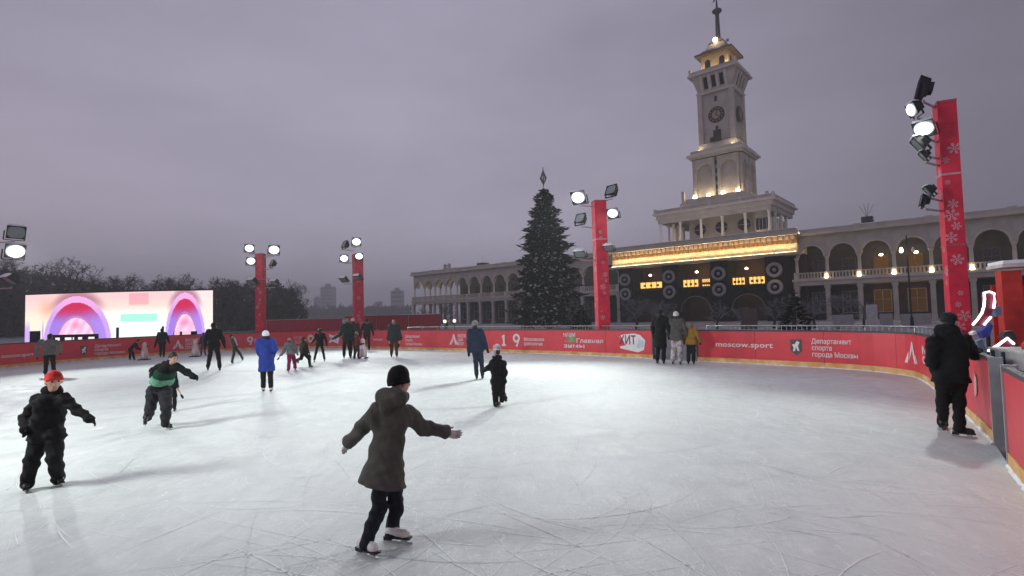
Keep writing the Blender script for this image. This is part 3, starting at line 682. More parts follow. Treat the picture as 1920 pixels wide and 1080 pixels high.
for s in (31.4, 39.7, 47.6):
    put('lantern', LAMPB, s-.3, 1.2, 7.9); glow(s, 1.8, 7.6, 70 if s > 35 else 30, (1, .5, .14), .25)
glow(52, -2.6, 6.0, 20, (1, .66, .36), .2)
# the tower
TW = empty('tower', (0, 0, 0), 0, T); A = 15.0
def tb(name, m, *boxes, sm=False):
    mb = LB()
    for b_ in boxes: mb.box(*b_)
    return mb.build(name, m, TW, sm)
tb('podium', STONE_D, (29.6, 50.4, 6.5, 22, 12.75, 14.2)); tb('podium_coping', SNOW, (29.5, 50.5, 6.4, 6.9, 14.203, 14.28))
tb('belvedere_core', STONE_D, (34.3, 46.6, 11.5, 19, 14.21, 18.6))
CT = MB().lathe([(.34, 14.2), (.30, 14.5), (.25, 15), (.22, 17.3), (.30, 17.6), (.38, 17.85)], n=8).mesh('tower_column', STONE_W, True)
def tput(name, me, s, t, z, rz=0): return put(name, me, s, t, z, TW, rz)
for i in range(6): tput('tower_column', CT, 30.6+i*3.76, 7.3, 0)
for i in range(1, 4): tput('tower_column', CT, 30.6, 7.3+i*3.5, 0); tput('tower_column', CT, 49.4, 7.3+i*3.5, 0)
for i in range(1, 4): tput('tower_column', CT, 32.1, 7.3+i*2.2, 0)
TARCH = arch_mesh(3.76, 17.85, 1.45, 19.5, .7, STONE, 'tower_arch')
tb('entablature', STONE, (29.9, 50.1, 6.9, 21.2, 18.61, 19.45)); tb('entablature_beam', STONE_D, (30.2, 49.8, 7.0, 7.6, 17.86, 18.608), (30.2, 30.8, 7.61, 21, 17.86, 18.608), (49.2, 49.8, 7.61, 21, 17.86, 18.608))
tb('tower_cornice', STONE_W, (29.4, 50.6, 6.4, 21.7, 19.453, 19.75)); tb('tower_parapet', STONE, (29.8, 50.2, 6.8, 7.1, 19.753, 20.3), (49.9, 50.2, 7.11, 21, 19.753, 20.3), (29.8, 30.1, 7.11, 21, 19.753, 20.3))
tb('parapet_coping', SNOW, (29.7, 50.3, 6.7, 7.2, 20.303, 20.37), (49.8, 50.3, 7.21, 21.1, 20.303, 20.37), (29.7, 30.2, 7.21, 21.1, 20.303, 20.37))
for i in range(5): tb('parapet_post', STONE_W, (29.6+i*5.1-.02, 30.0+i*5.1+.02, 6.66, 7.22, 19.76, 20.6))
DISC = MB(); n = 20
DISC.add([(1.12*math.cos(2*math.pi*i/n), -.02, 1.12*math.sin(2*math.pi*i/n)) for i in range(n)], [tuple(range(n))]); DISCM = DISC.mesh('round_window', GLASSD)
RIM = MB()
for i in range(n):
    a0, a1 = 2*math.pi*i/n, 2*math.pi*(i+1)/n
    RIM.add([(r*math.cos(a), y, r*math.sin(a)) for a in (a0, a1) for r, y in ((1.1, -.14), (1.35, -.14), (1.35, -.003))], [(0, 1, 4, 3), (1, 2, 5, 4)])
RIM.box(-1.1, 1.1, -.06, -.025, -.04, .04); RIM.box(-.04, .04, -.064, -.022, -1.1, 1.1)
RIMM = RIM.mesh('window_rim', STONE_D)
for s in (36.4, 40.3, 44.2): d = tput('round_window', DISCM, s, 11.48, 16.5); tput('window_rim', RIMM, s, 11.48, 16.5)
SLIT = MB().box(-.22, .22, -.04, .0, 0, 2.0).mesh('slit_window', GLASSD)
tb('side_screen', STONE_D, (46.7, 49.0, 9.0, 9.4, 14.21, 18.6))
for i in range(4): tput('slit_window', SLIT, 47.05+i*.55, 8.98, 14.9)
for i in range(4): LB().box(49.0, 49.38, 10+i*2.4, 10.9+i*2.4, 14.21, 17.0).build('side_pier', STONE_W, TW)
for s, t_, z in ((33, 9, 14.5), (40, 9, 14.5), (47, 8.4, 14.5), (48.5, 12, 14.5), (31.5, 12, 14.5)): glow(s, t_, z, 16, (1, .72, .42), .2, TW)
# plinth, block with niches, shaft
tb('plinth', STONE, (33.8, 46.2, A-6.2, A+6.2, 20.0, 21.3), (34.6, 45.4, A-5.4, A+5.4, 21.303, 22.1))
tb('corner_post', STONE_W, *[(40+a*5.7-.25, 40+a*5.7+.25, A+b_*5.7-.25, A+b_*5.7+.25, 21.31, 23.6) for a in (-1, 1) for b_ in (-1, 1)])
tb('block', STONE_D, (36.0, 44.0, A-4, A+4, 22.103, 29.5))
NICHE = arch_mesh(3.5, 27.0, 1.35, 29.3, .45, STONE, 'niche_arch')
PIL = MB().box(-.22, .22, -.42, -.003, 22.11, 29.3).mesh('pilaster', STONE)
for k in range(4):
    M = Matrix.Translation((40, A, 0)) @ Matrix.Rotation(k*math.pi/2, 4, 'Z')
    for x in (-2.1, 2.1): p = M @ Vector((x, -4.455, 0)); tput('niche_arch', NICHE, p.x, p.y, 0, k*math.pi/2)
    for x in (-3.8, -.45, .45, 3.8): p = M @ Vector((x, -4, 0)); tput('pilaster', PIL, p.x, p.y, 0, k*math.pi/2)
    for z in (23.4, 24.9, 26.4, 27.9): p = M @ Vector((0, -3.99, z)); tput('slit_window', SLIT, p.x, p.y, z-.0).scale = (.9, 1, .42)
tb('block_cornice', STONE_W, (35.3, 44.7, A-4.7, A+4.7, 29.503, 29.85), (34.9, 45.1, A-5.1, A+5.1, 29.853, 30.25)); tb('block_snow', SNOW, (35.0, 45.0, A-5.0, A+5.0, 30.253, 30.33))
tb('balcony_wall', STONE, (35.5, 44.5, A-4.5, A-4.2, 30.34, 31.0), (44.2, 44.5, A-4.19, A+4.5, 30.34, 31.0), (35.5, 35.8, A-4.19, A+4.5, 30.34, 31.0))
S0 = 2.85
tb('shaft', STONE_D, (40-S0, 40+S0, A-S0, A+S0, 30.34, 42.0))
for a in (-1, 1):
    for b_ in (-1, 1): tb('corner_pilaster', STONE, (40+a*S0-.42, 40+a*S0+.42, A+b_*S0-.42, A+b_*S0+.42, 30.35, 41.6) )
tb('shaft_base', STONE_W, (36.3, 43.7, A-3.7, A+3.7, 30.35, 31.3), (36.6, 43.4, A-3.4, A+3.4, 31.303, 32.3))
for z in (32.8, 34.3, 39.9): p = tput('slit_window', SLIT, 40, A-S0-.003, z); p.scale = (1.1, 1, .5)
balc = tb('shaft_balcony', DARKWALL, (39.0, 41.0, A-S0-1.0, A-S0-.003, 32.31, 32.45), (39.0, 41.0, A-S0-1.0, A-S0-.94, 32.453, 33.1), (39.3, 40.7, A-S0-.05, A-S0-.003, 32.5, 34.6))
CLK = MB(); n = 24
CLK.add([(1.42*math.cos(2*math.pi*i/n), -.10, 1.42*math.sin(2*math.pi*i/n)) for i in range(n)] + [(1.5*math.cos(2*math.pi*i/n), 0, 1.5*math.sin(2*math.pi*i/n)) for i in range(n)], [tuple(range(n))] + [(i, (i+1) % n, n+(i+1) % n, n+i) for i in range(n)])
CLKM = CLK.mesh('clock', mat('clock_dark', (.03, .025, .022), .5))
FACE = MB(); FACE.add([(.78*math.cos(2*math.pi*i/n), -.13, .78*math.sin(2*math.pi*i/n)) for i in range(n)], [tuple(range(n))]); FACEM = FACE.mesh('clock_face', mat('clock_disc', (.34, .29, .22), .6))
TICK = MB()
for k in range(12): TICK.box(-.05, .05, -.14, -.11, 1.0, 1.3, Matrix.Rotation(k*math.pi/6, 4, 'Y'))
TICKM = TICK.mesh('clock_marks', mat('brass', (.5, .38, .18), .4, .6))
HAND = MB().box(-.05, .05, -.16, -.14, -.2, 1.05, Matrix.Rotation(R(10), 4, 'Y')).box(-.07, .07, -.185, -.165, -.15, .7, Matrix.Rotation(R(130), 4, 'Y')).mesh('clock_hands', BLACK)
for k in (0, 1, 3):
    p = Matrix.Translation((40, A, 37.4)) @ Matrix.Rotation(k*math.pi/2, 4, 'Z') @ Vector((0, -S0-.43 if k else -S0-.02, 0))
    for nm, mm in (('clock', CLKM), ('clock_face', FACEM), ('clock_marks', TICKM), ('clock_hands', HAND)): tput(nm, mm, p.x, p.y, p.z, k*math.pi/2)
LB().frustum(40, A, S0+.45, S0+.6, 41.603, 42.0).build('gallery_moulding', STONE_W, TW)
LB().frustum(40, A, 3.1, 4.0, 42.003, 45.0).build('gallery', STONE, TW)
sl = (4.0-3.1)/3.0
for k in range(4):
    M = Matrix.Translation((40, A, 0)) @ Matrix.Rotation(k*math.pi/2, 4, 'Z')
    for x in (-1.45, 0, 1.45):
        mb = LB()
        vs = []
        for z in (42.5, 44.5):
            y = -(3.1+(z-42.0)*sl)-.02
            for xx in (x-.36, x+.36): vs.append(M @ Vector((xx, y, z)))
        mb.add(vs, [(0, 1, 3, 2)]).build('gallery_window', GLASSD, TW)
    for x in (-2.2, -.72, .72, 2.2):
        mb = LB(); vs = []
        for z in (42.05, 44.9):
            y = -(3.1+(z-42.0)*sl)
            for xx in (x-.2, x+.2): vs += [M @ Vector((xx, y-.22, z)), M @ Vector((xx, y+.1, z))]
        mb.add(vs, [(0, 2, 6, 4), (0, 4, 5, 1), (2, 3, 7, 6), (4, 6, 7, 5)]).build('gallery_pier', STONE_W, TW)
tb('gallery_cornice', STONE_W, (35.5, 44.5, A-4.5, A+4.5, 45.003, 45.35)); 
tb('gallery_parapet', STONE, *[(40-4.2, 40+4.2, A-4.2, A-4.0, 45.353, 45.95), (40+4.0, 40+4.2, A-3.99, A+4.2, 45.353, 45.95), (40-4.2, 40-4.0, A-3.99, A+4.2, 45.353, 45.95)])
for a in (-1, 1): tb('gallery_post', STONE_W, (40+a*4.1-.2, 40+a*4.1+.2, A-4.3, A-3.9, 45.36, 46.5))
tb('lantern_room', GOLD, (40-2.5, 40+2.5, A-2.5, A+2.5, 45.36, 49.0))
LARCH = MB()
vsA = [(-.5, -.02, 0), (.5, -.02, 0)] + [(.5*math.cos(math.pi*i/8), -.02, 1.7+.5*math.sin(math.pi*i/8)) for i in range(9)]
LARCH.add(vsA, [tuple(range(len(vsA)))]); LARCHM = LARCH.mesh('lantern_arch', GLASSD)
for k in range(4):
    M = Matrix.Translation((40, A, 46.0)) @ Matrix.Rotation(k*math.pi/2, 4, 'Z')
    for x in (-1.3, 1.3): p = M @ Vector((x, -2.5, 0)); tput('lantern_arch', LARCHM, p.x, p.y, p.z, k*math.pi/2)
    for x, y in ((0, -3.6), (-2.6, -3.5), (2.6, -3.5)): p = M @ Vector((x, y, 0)); glow(p.x, p.y, 45.95, 34, (1, .74, .36), .15, TW)
tput('uplight', ULAMP, 42.0, A-3.2, 45.9).scale = (1.4, 1.4, 1.6); tput('uplight', ULAMP, 38.2, A-3.2, 45.9)
tb('lantern_cornice', mat('bronze_roof', (.16, .12, .10), .6), (36.6, 43.4, A-3.4, A+3.4, 49.003, 49.35)); LB().frustum(40, A, 3.0, 2.2, 49.353, 50.2).build('lantern_roof', mat('bronze_roof', (.16, .12, .10), .6), TW)
LB().frustum(40, A, 1.9, 1.4, 50.203, 51.5).build('spire_base', STONE, TW); LB().frustum(40, A, 1.5, .6, 51.503, 52.6).build('spire_foot', mat('bronze_roof', (.16, .12, .10), .6), TW)
LB().lathe([(.55, 52.6), (.46, 53.1), (.36, 57.4), (.5, 57.6), (.9, 57.95), (.9, 58.2), (.5, 58.5), (.22, 58.7), (.12, 60.2)], 40, A, 10).build('spire', mat('spire_grey', (.10, .095, .11), .5, .3), TW, True)
for k in range(4): a = k*math.pi/2; LB().sphere((40+1.7*math.sin(a), A-1.7*math.cos(a), 51.9), .42 if k == 0 else .3).build('roof_ball', BULB if k == 0 else STONE, TW, True)
st = LB(); vs = []
for i in range(10): r = 1.3 if i % 2 == 0 else .5; a = math.pi/2+math.pi*i/5; vs.append((40+r*math.cos(a), A, 60.9+r*math.sin(a)))
vs += [(40, A-.4, 60.9), (40, A+.4, 60.9)]
st.add(vs, [(i, (i+1) % 10, 10) for i in range(10)] + [((i+1) % 10, i, 11) for i in range(10)]).build('spire_star', mat('ruby_gold', (.45, .10, .08), .3, .3), TW)
for s in (36.2, 38.7, 41.3, 43.8): tput('uplight', ULAMP, s, A-4.95, 22.11).scale = (1.7, 1.7, 2.4); glow(s, A-5.0, 22.75, 20, (1, .82, .58), .2, TW)
for t_ in (12.5, 16): glow(45.6, t_, 22.6, 22, (1, .82, .55), .2, TW)
for s in (37, 43): glow(s, A-4.0, 31.2, 34, (1, .82, .5), .2, TW)
glow(44.1, A-3.2, 31.0, 60, (1, .80, .45), .2, TW); glow(43.9, A, 31.0, 60, (1, .80, .45), .2, TW)
l = lamp('ledge_light', 'AREA', (40+OFF.x, 6.45, 19.85+OFF.z), 130, (1, .80, .55), TW, shape='RECTANGLE', size=20, size_y=.1); l.rotation_euler = (R(-105), 0, 0)
l = lamp('ledge_light', 'AREA', (40+OFF.x, A-4.95, 30.4+OFF.z), 70, (1, .80, .5), TW, shape='RECTANGLE', size=9, size_y=.1); l.rotation_euler = (R(-105), 0, 0)
glow(40, 4.5, 14.9, 140, (1, .86, .72), .4, TW); glow(33, 4.5, 14.9, 110, (1, .86, .72), .4, TW); glow(47.5, 4.5, 14.9, 110, (1, .86, .72), .4, TW)

# ------------------------------------------------------------------ trees
def rv(r, s=1): return Vector((r.gauss(0, s), r.gauss(0, s), r.gauss(0, s)))
def fir():
    b = AT(1030, 620, 66); rt = empty('fir_tree', (b[0], 66, -.15)); tag(rt, 'tall decorated fir tree frosted with snow in front of the terminal', 'tree')
    MB().tube([(0, 0, 0), (0, 0, 9), (-.2, 0, 17.5)], [.32, .2, .05], 7).build('trunk', BARK, rt)
    prof = [(0.6, 4.7), (4.2, 3.9), (7.4, 3.4), (11.6, 2.6), (14.8, 1.75), (17.0, 1.0), (18.2, .15)]
    zs = [p[0] for p in prof]; rr = [p[1] for p in prof]; r = random.Random(11); mb = MB()
    mb.cur = 0; mb.lathe([(2.4, .5), (2.7, 1.6), (2.2, 5), (1.8, 8), (1.3, 12), (.7, 15), (.2, 17.4)], -.08, 0, 12)
    for k in range(8500):
        z = .5 + 17.4*(1-math.sqrt(r.random()))**.92 if k % 4 else r.uniform(.5, 17.6)
        rad = np.interp(z, zs, rr); tier = .80+.20*math.sin(z*5.1+math.sin(z)*2); a = r.uniform(0, 2*math.pi); f = r.uniform(.62, 1.05) if k % 3 else r.uniform(.9, 1.22)
        lx = -.2*z/17.5; c = Vector((lx+rad*f*tier*math.cos(a), rad*f*tier*math.sin(a), z-.15*f)); o = Vector((math.cos(a), math.sin(a), .15+r.gauss(0, .25))).normalized()
        L = r.uniform(.55, 1.35)*(1 if z < 13 else .65); sd_ = Vector((-math.sin(a), math.cos(a), r.gauss(0, .4))).normalized()*L*.22
        fro = r.random(); mb.cur = 1 if fro < .25 else 2 if fro < .28 else 0
        upn = Vector((0, 0, .10))
        if mb.cur == 0: mb.add([c-o*L*.5-sd_*.4, c-sd_, c+o*L*.5, c+sd_, c+upn], [(0, 1, 4), (1, 2, 4), (2, 3, 4), (3, 0, 4)])
        else: q = .62 if mb.cur == 1 else .40; sl_ = (o*.5+Vector((0, 0, -.55)))*L*.36*q; c = c+o*.12; mb.add([c-sl_, c-sd_*q*1.3, c+sl_, c+sd_*q*1.3], [(0, 1, 2, 3)])
    mb.build('crown', [mat('fir_needles', (.013, .019, .015), .85, var=.5, scale=3), mat('frosted_needles', (.34, .36, .37), .8, var=.3), mat('silver_bauble', (.34, .33, .31), .4, .4)], rt)
    tp = MB()
    for k in range(8):
        a = k*math.pi/4; tp.tube([(-.2, 0, 18.1), (-.2+.38*math.cos(a), .38*math.sin(a), 18.9), (-.2, 0, 19.9)], .07, 4, False)
    tp.tube([(-.2, 0, 17.8), (-.2, 0, 20.3)], .06, 5); tp.build('tree_topper', mat('dull_silver', (.25, .25, .26), .5, .4), rt)
fir()
def bare_mesh(seed, h, spread, levels, m, crown0=.28, n0=7, thick=1.0, rmin=.0016):
    r = random.Random(seed); tr = MB(); cr = MB()
    pts = [Vector((0, 0, 0))]
    for i in range(4): pts.append(pts[-1] + Vector((r.gauss(0, .03)*h, r.gauss(0, .03)*h, h*.2)))
    tr.tube(pts, [.030*h*thick*(1-i*.2) for i in range(5)], 6)
    def grow(p, d, L, rad, lev):
        n = 3; q = p.copy(); P = [q.copy()]
        for i in range(n): d = (d + rv(r, .16) + Vector((0, 0, .06))).normalized(); q = q + d*L/n; P.append(q.copy())
        rad = max(rad, rmin*h); cr.tube(P, [rad*(1-.18*i) for i in range(n+1)], 3 if lev else 4, False)
        if lev < levels:
            for k in range(r.choice((3, 4, 4, 5))):
                t_ = r.uniform(.25, 1); a = P[0].lerp(P[-1], t_); grow(a, (d*.75 + rv(r, .55)).normalized(), L*r.uniform(.5, .72), rad*.5, lev+1)
    for k in range(n0):
        t_ = crown0 + (1-crown0)*(k+.5)/n0; j = t_*4; i = min(3, int(j)); p = pts[i].lerp(pts[i+1], j-i); a = k*2.4+r.random()
        grow(p, Vector((math.cos(a)*spread, math.sin(a)*spread, .75)).normalized(), h*r.uniform(.28, .40)*(1.15-.5*t_), .010*h*thick, 0)
    zz = max(q[2] for q in cr.v)/h
    for m_ in (tr, cr): m_.v = [(q[0]/zz, q[1]/zz, q[2]/zz) for q in m_.v]
    return tr.mesh('trunk', BARK), cr.mesh('crown', m)
VAR = [bare_mesh(40+i, 1.0, (.9, 1.1, .75, 1.2)[i], 4, TWIG, .35, 15, 1.1) for i in range(4)]
def bare(px, ytop, Y, var, label, group, wide=1.0, vset=None):
    b = AT(px, 600, Y); h = AT(px, ytop, Y)[2]+.15; rt = empty('bare_tree', (b[0], Y, -.15), (px*7.3) % 6.28); tag(rt, label, 'tree', group)
    for nm, me in zip(('trunk', 'crown'), (vset or VAR)[var]): o = link(nm, me, rt); o.scale = (h*wide, h*wide, h)
    return rt
MB().tube([tuple(AT(683, 604, 38.6)), tuple(AT(681, 512, 38.6))], .09, 6).build('cable_duct', mat('duct_grey', (.10, .09, .13), .6), None) if False else None
big = [(18, 478, 105, 0, 1.25), (150, 478, 112, 1, 1.35), (232, 510, 118, 2, 1.2), (292, 512, 112, 3, 1.3), (330, 514, 120, 0, 1.1), (365, 508, 116, 1, 1.1), (420, 516, 108, 2, 1.2), (462, 516, 118, 0, 1.1), (505, 520, 110, 3, 1.1), (540, 522, 104, 1, 1.0)]
TL = ['broad bare tree rising behind the cut-off mast at the left edge', 'tallest wide bare tree standing above the left arch of the screen', 'bare tree over the teal bar of the screen, left of a round crown', 'round bare crown above the middle of the screen', 'small bare tree just left of the right arch of the screen',
      'bare tree directly above the right arch of the screen', 'bare tree just right of the screen end', 'bare tree behind the left lamps of the two-bright-lamp mast', 'bare tree right of the two-bright-lamp mast', 'last bare tree of the dark wood, next to the hazy sky']
for (px, yt, Y, v_, wd), lb in zip(big, TL): bare(px, yt, Y, v_, lb, 'bare trees behind the rink', wd)
r = random.Random(5); mb = MB()
def wood_top(px): return np.interp(px, [-200, 30, 120, 200, 240, 330, 400, 520, 550, 572], [508, 514, 524, 545, 556, 555, 546, 541, 550, 587])
for k in range(8000):
    px = r.uniform(-220, 572); Y = r.uniform(92, 125); yt = wood_top(px)+r.gauss(0, 3.5); zt = AT(px, yt, Y)[2]; z = zt*(1-r.random()**1.7*.98); x = AT(px, 600, Y)[0]
    a = Vector((r.gauss(0, .6), r.gauss(0, .5), r.gauss(.4, .7))).normalized()*r.uniform(.5, 1.6); b_ = a.orthogonal().normalized(); b_.rotate(Matrix.Rotation(r.random()*6, 3, a)); b_ *= r.uniform(.12, .5)
    c = Vector((x, Y, z)); mb.add([c-b_, c+b_, c+a], [(0, 1, 2)])
for k in range(60):
    px = -220+790*k/60+r.uniform(-4, 4); Y = r.uniform(110, 124); yt = wood_top(px)+20+abs(r.gauss(0, 8)); x = AT(px, 600, Y)[0]; zt = max(1.5, AT(px, yt, Y)[2])
    mb.lathe([(1.2, -.2), (1.9, zt*.3), (1.7, zt*.65), (.9, zt*.9), (.2, zt)], x, Y, 7)
tag(mb.build('woods', mat('wood_dark', (.042, .039, .038), .95, var=.6, scale=.3)), 'dark leafless wood filling the left horizon behind the glowing screen', 'wood', kind='stuff')
mb = MB()
for k in range(900):
    px = r.uniform(566, 770); Y = r.uniform(600, 780); zt = AT(px, 582+r.gauss(0, 3), Y)[2]; x = AT(px, 600, Y)[0]; z = zt*r.random()
    a = Vector((r.gauss(0, .6), r.gauss(0, .5), 1)).normalized()*r.uniform(4, 9); b_ = a.orthogonal().normalized()*r.uniform(1.5, 4); c = Vector((x, Y, z)); mb.add([c-b_, c+b_, c+a], [(0, 1, 2)])
tag(mb.build('far_woods', mat('wood_dark', (.03, .03, .03), .95)), 'low hazy tree belt on the far horizon between the masts', 'wood', kind='stuff')
def tower_block(px0, px1, yt, Y, label):
    x0, x1 = AT(px0, 600, Y)[0], AT(px1, 600, Y)[0]; zt = AT((px0+px1)/2, yt, Y)[2]; rt = empty('tower_block', ((x0+x1)/2, Y, -.15)); tag(rt, label, 'building', 'hazy buildings far behind')
    h = (x1-x0)/2; MB().box(-h, h, -h*.7, h*.7, 0, zt).build('wall', mat('hazed_concrete', (.27, .26, .28), .8), rt); MB().box(-h*.4, h*.3, -h*.4, h*.4, zt+.01, zt+h*.5).build('roof_house', mat('hazed_concrete', (.27, .26, .28), .8), rt)  # wall colour lightened to blend with the sky, distance haze painted in
    nn = max(3, int(zt/7)); wm = MB()
    for i in range(nn):
        z = zt*(i+.4)/nn; MB().box(-h*.85, h*.85, -h*.7-.12, -h*.7-.02, z, z+zt/nn*.4).build('window', GLASSD, rt)
tower_block(604, 628, 538, 1150, 'taller hazy tower block left of the three-lamp mast')
tower_block(590, 602, 558, 1250, 'lower hazy block beside the taller tower block')
tower_block(735, 757, 545, 950, 'hazy block just left of the terminal end')
tower_block(694, 728, 574, 900, 'low hazy building right of the three-lamp mast')
SVAR = [bare_mesh(80+i, 1.0, 1.25, 3, TWIGS, .3, 9, 1.5, .0030) for i in range(3)]
sn = [(1192, 556, 58), (1236, 560, 56), (1345, 562, 54), (1392, 574, 52), (1490, 547, 50), (1528, 552, 50), (1572, 548, 48), (1620, 560, 48), (792, 572, 88), (836, 566, 84), (985, 545, 74), (1075, 556, 62), (1250, 566, 60), (1450, 556, 52)]
SL = ['snowy small tree right of the mast by the fir', 'snow-dusted tree behind the tall person in black at the opening', 'snowy tree under the ring pair right of the centre arch', 'low snowy tree before the right garland arch', 'snowy tree at the right end of the dark portico',
      'snowy spreading tree before the first arcade bay right of the portico', 'snowy tree before the second column right of the portico', 'thin snowy tree before the lit lower doorway', 'small tree before the open left end of the terminal', 'tree before the left wing, right of the open bays',
      'pale bare tree beside the left foot of the big fir', 'pale bare tree at the right foot of the big fir', 'snowy tree between the standing group and the centre arch', 'snowy tree below the rightmost rings']
for i, ((px, yt, Y), lb) in enumerate(zip(sn, SL)): bare(px, yt, Y, i % 3, lb, 'snowy small trees before the terminal', 1.15, SVAR)
def spruce(px, yt, Y, label, wd):
    b = AT(px, 612, Y); h = AT(px, yt, Y)[2]+.15; rt = empty('young_spruce', (b[0], Y, -.15)); tag(rt, label, 'tree'); MB().tube([(0, 0, 0), (0, 0, h*.9)], [.07, .02], 5).build('trunk', BARK, rt); mb = MB(); r = random.Random(int(px))
    for k in range(900):
        z = h*(1-math.sqrt(r.random())*.97); a = r.uniform(0, 6.28); f = r.uniform(.3, 1); rad = wd*min(1, (1-z/h)*1.5+.08)*f; c = Vector((rad*math.cos(a), rad*math.sin(a), z)); o = Vector((math.cos(a), math.sin(a), .1)); sd_ = Vector((-math.sin(a), math.cos(a), r.gauss(0, .5)))*.07
        mb.add([c-o*.15, c-sd_, c+o*.22, c+sd_], [(0, 1, 2, 3)])
    mb.build('crown', mat('spruce_dark', (.012, .018, .014), .9, var=.5), rt)
spruce(1492, 548, 30, 'dark young spruce behind the boards at the right end of the portico', .85)
spruce(1090, 572, 40, 'dark young spruce behind the boards left of the mast by the fir', .8)
# things on the plaza before the terminal
def street_lamp(px, yt, Y, label):
    b = AT(px, 600, Y); h = AT(px, yt, Y)[2]; rt = empty('street_lamp', (b[0], Y, -.15)); tag(rt, label, 'street lamp')
    MB().lathe([(.16, 0), (.14, .9), (.09, 1.0), (.06, h*.6), (.05, h+.1)], n=8).build('pole', BLACK, rt, True)
    zz = h-1.35; MB().tube([(-.5, 0, zz), (-.25, 0, zz-.22), (0, 0, zz-.28), (.25, 0, zz-.22), (.5, 0, zz)], .03, 5).build('bracket', BLACK, rt)
    for sx, m in ((-.5, BULB), (.5, mat('milk_glass', (.35, .33, .30), .3))): MB().lathe([(.07, zz), (.14, zz+.12), (.11, zz+.34), (.03, zz+.44)], sx, 0, 8).build('lantern', m, rt, True)
    lamp('lamp_glow', 'POINT', (-.5, -.3, zz+.2), 12, (1, .8, .5), rt, shadow_soft_size=.1)
street_lamp(1709, 440, 45, 'black two-headed street lamp before the right wing, left head lit')
def board_sign(px0, px1, y0, y1, Y, label, m):
    a, b = AT(px0, y1, Y), AT(px1, y1, Y); z1 = AT((px0+px1)/2, y0, Y)[2]; wd = (b[0]-a[0])/2
    rt = empty('standing_sign', ((a[0]+b[0])/2, Y, -.15)); tag(rt, label, 'sign', None); MB().box(-wd, wd, -.04, .04, .25, z1+.15).build('face', m, rt)
    for s in (-1, 1): MB().box(s*wd*.85-.03, s*wd*.85+.03, .042, .09, 0, z1).build('leg', STEEL, rt)
PG = mat('pale_sign', (.30, .29, .30), .6, var=.12, scale=2)
board_sign(1562, 1600, 590, 606, 44, 'low grey board before the first bays of the right wing', PG)
board_sign(1626, 1646, 571, 610, 40, 'tall pale standing sign before the right wing', mat('pale_sign_bright', (.40, .39, .41), .6))
board_sign(1650, 1674, 588, 606, 44, 'low grey board just right of the tall pale sign', PG)
board_sign(1690, 1746, 588, 606, 45, 'wide grey board under the black street lamp', PG)
board_sign(1392, 1420, 578, 604, 46, 'dull brown board standing inside the right garland arch', mat('brown_board', (.10, .07, .065), .6))
for px, y, Y, lb in ((834, 604, 70, 'small lit kiosk lamp left of the dark blue skater head'), (852, 603, 70, 'brighter small lantern near the foot of the left wing')):
    b = AT(px, y, Y); rt = empty('garden_lantern', (b[0], Y, -.15)); tag(rt, lb, 'lantern'); MB().tube([(0, 0, 0), (0, 0, b[2])], .05, 5).build('post', BLACK, rt); MB().sphere((0, 0, b[2]+.25), .22).build('globe', emis('dim_globe', (1, .78, .5), 2.2), rt, True)

# ------------------------------------------------------------------ kiosk and neon skate by the right gate
kp = AT(1899, 640, 9.6); kr = empty('gate_kiosk', (kp[0], kp[1], -.15), R(-25)); tag(kr, 'red kiosk with snowy roof edge and pale counter beside the right gate', 'kiosk')
zt = AT(1893, 508, 9.6)[2]+.15
MB().box(-.14, .14, -.14, .14, 0, zt).build('pillar', mat('kiosk_red', (.50, .03, .025), .5), kr)
MB().box(.62, .80, -.5, .3, 0, zt+.05).build('pillar', RED_DK, kr)
MB().box(-.17, 1.6, .25, .31, .0, zt-.25).build('back_panel', mat('kiosk_red', (.50, .03, .025), .5), kr)
MB().box(-.20, 1.7, -.4, .35, zt+.052, zt+.11).build('roof', mat('pale_pink_trim', (.62, .50, .48), .5), kr); MB().box(-.18, 1.68, -.38, .33, zt+.113, zt+.17).build('roof_snow', SNOW, kr)
MB().tube([(.5, -.52, zt-.02), (.60, -.53, zt-.5), (.66, -.54, 1.3)], .022, 6).build('neon_strip', NEON, kr)
c0, c1 = AT(1853, 668, 7.9), AT(1950, 672, 6.6); cr_ = empty('counter_shelf', (c0[0], c0[1], 0), math.atan2(c1[1]-c0[1], c1[0]-c0[0])); tag(cr_, 'pale counter shelf with dark straps on top of the right boards', 'counter'); Lc = math.hypot(c1[0]-c0[0], c1[1]-c0[1])
zc = AT(1870, 655, 7.8)[2]
MB().box(0, Lc, .02, .55, zc-.22, zc).build('shelf', mat('counter_pale', (.42, .42, .43), .5, var=.1), cr_); MB().box(-.01, Lc, .0, .56, zc+.002, zc+.03).build('shelf_top', mat('counter_top', (.55, .52, .49), .5), cr_)
for x in (.12, .42): MB().box(x, x+.05, -.012, .018, zc-.25, zc-.01).build('strap', mat('strap_teal', (.02, .06, .08), .6), cr_)
for x in (.2, Lc-.3): MB().box(x-.04, x+.04, .2, .28, 0, zc-.222).build('leg', BLACK, cr_)
MB().sphere((.5, .25, zc+.07), .07).build('red_puck', mat('red_ball', (.5, .08, .03), .5), cr_, True)
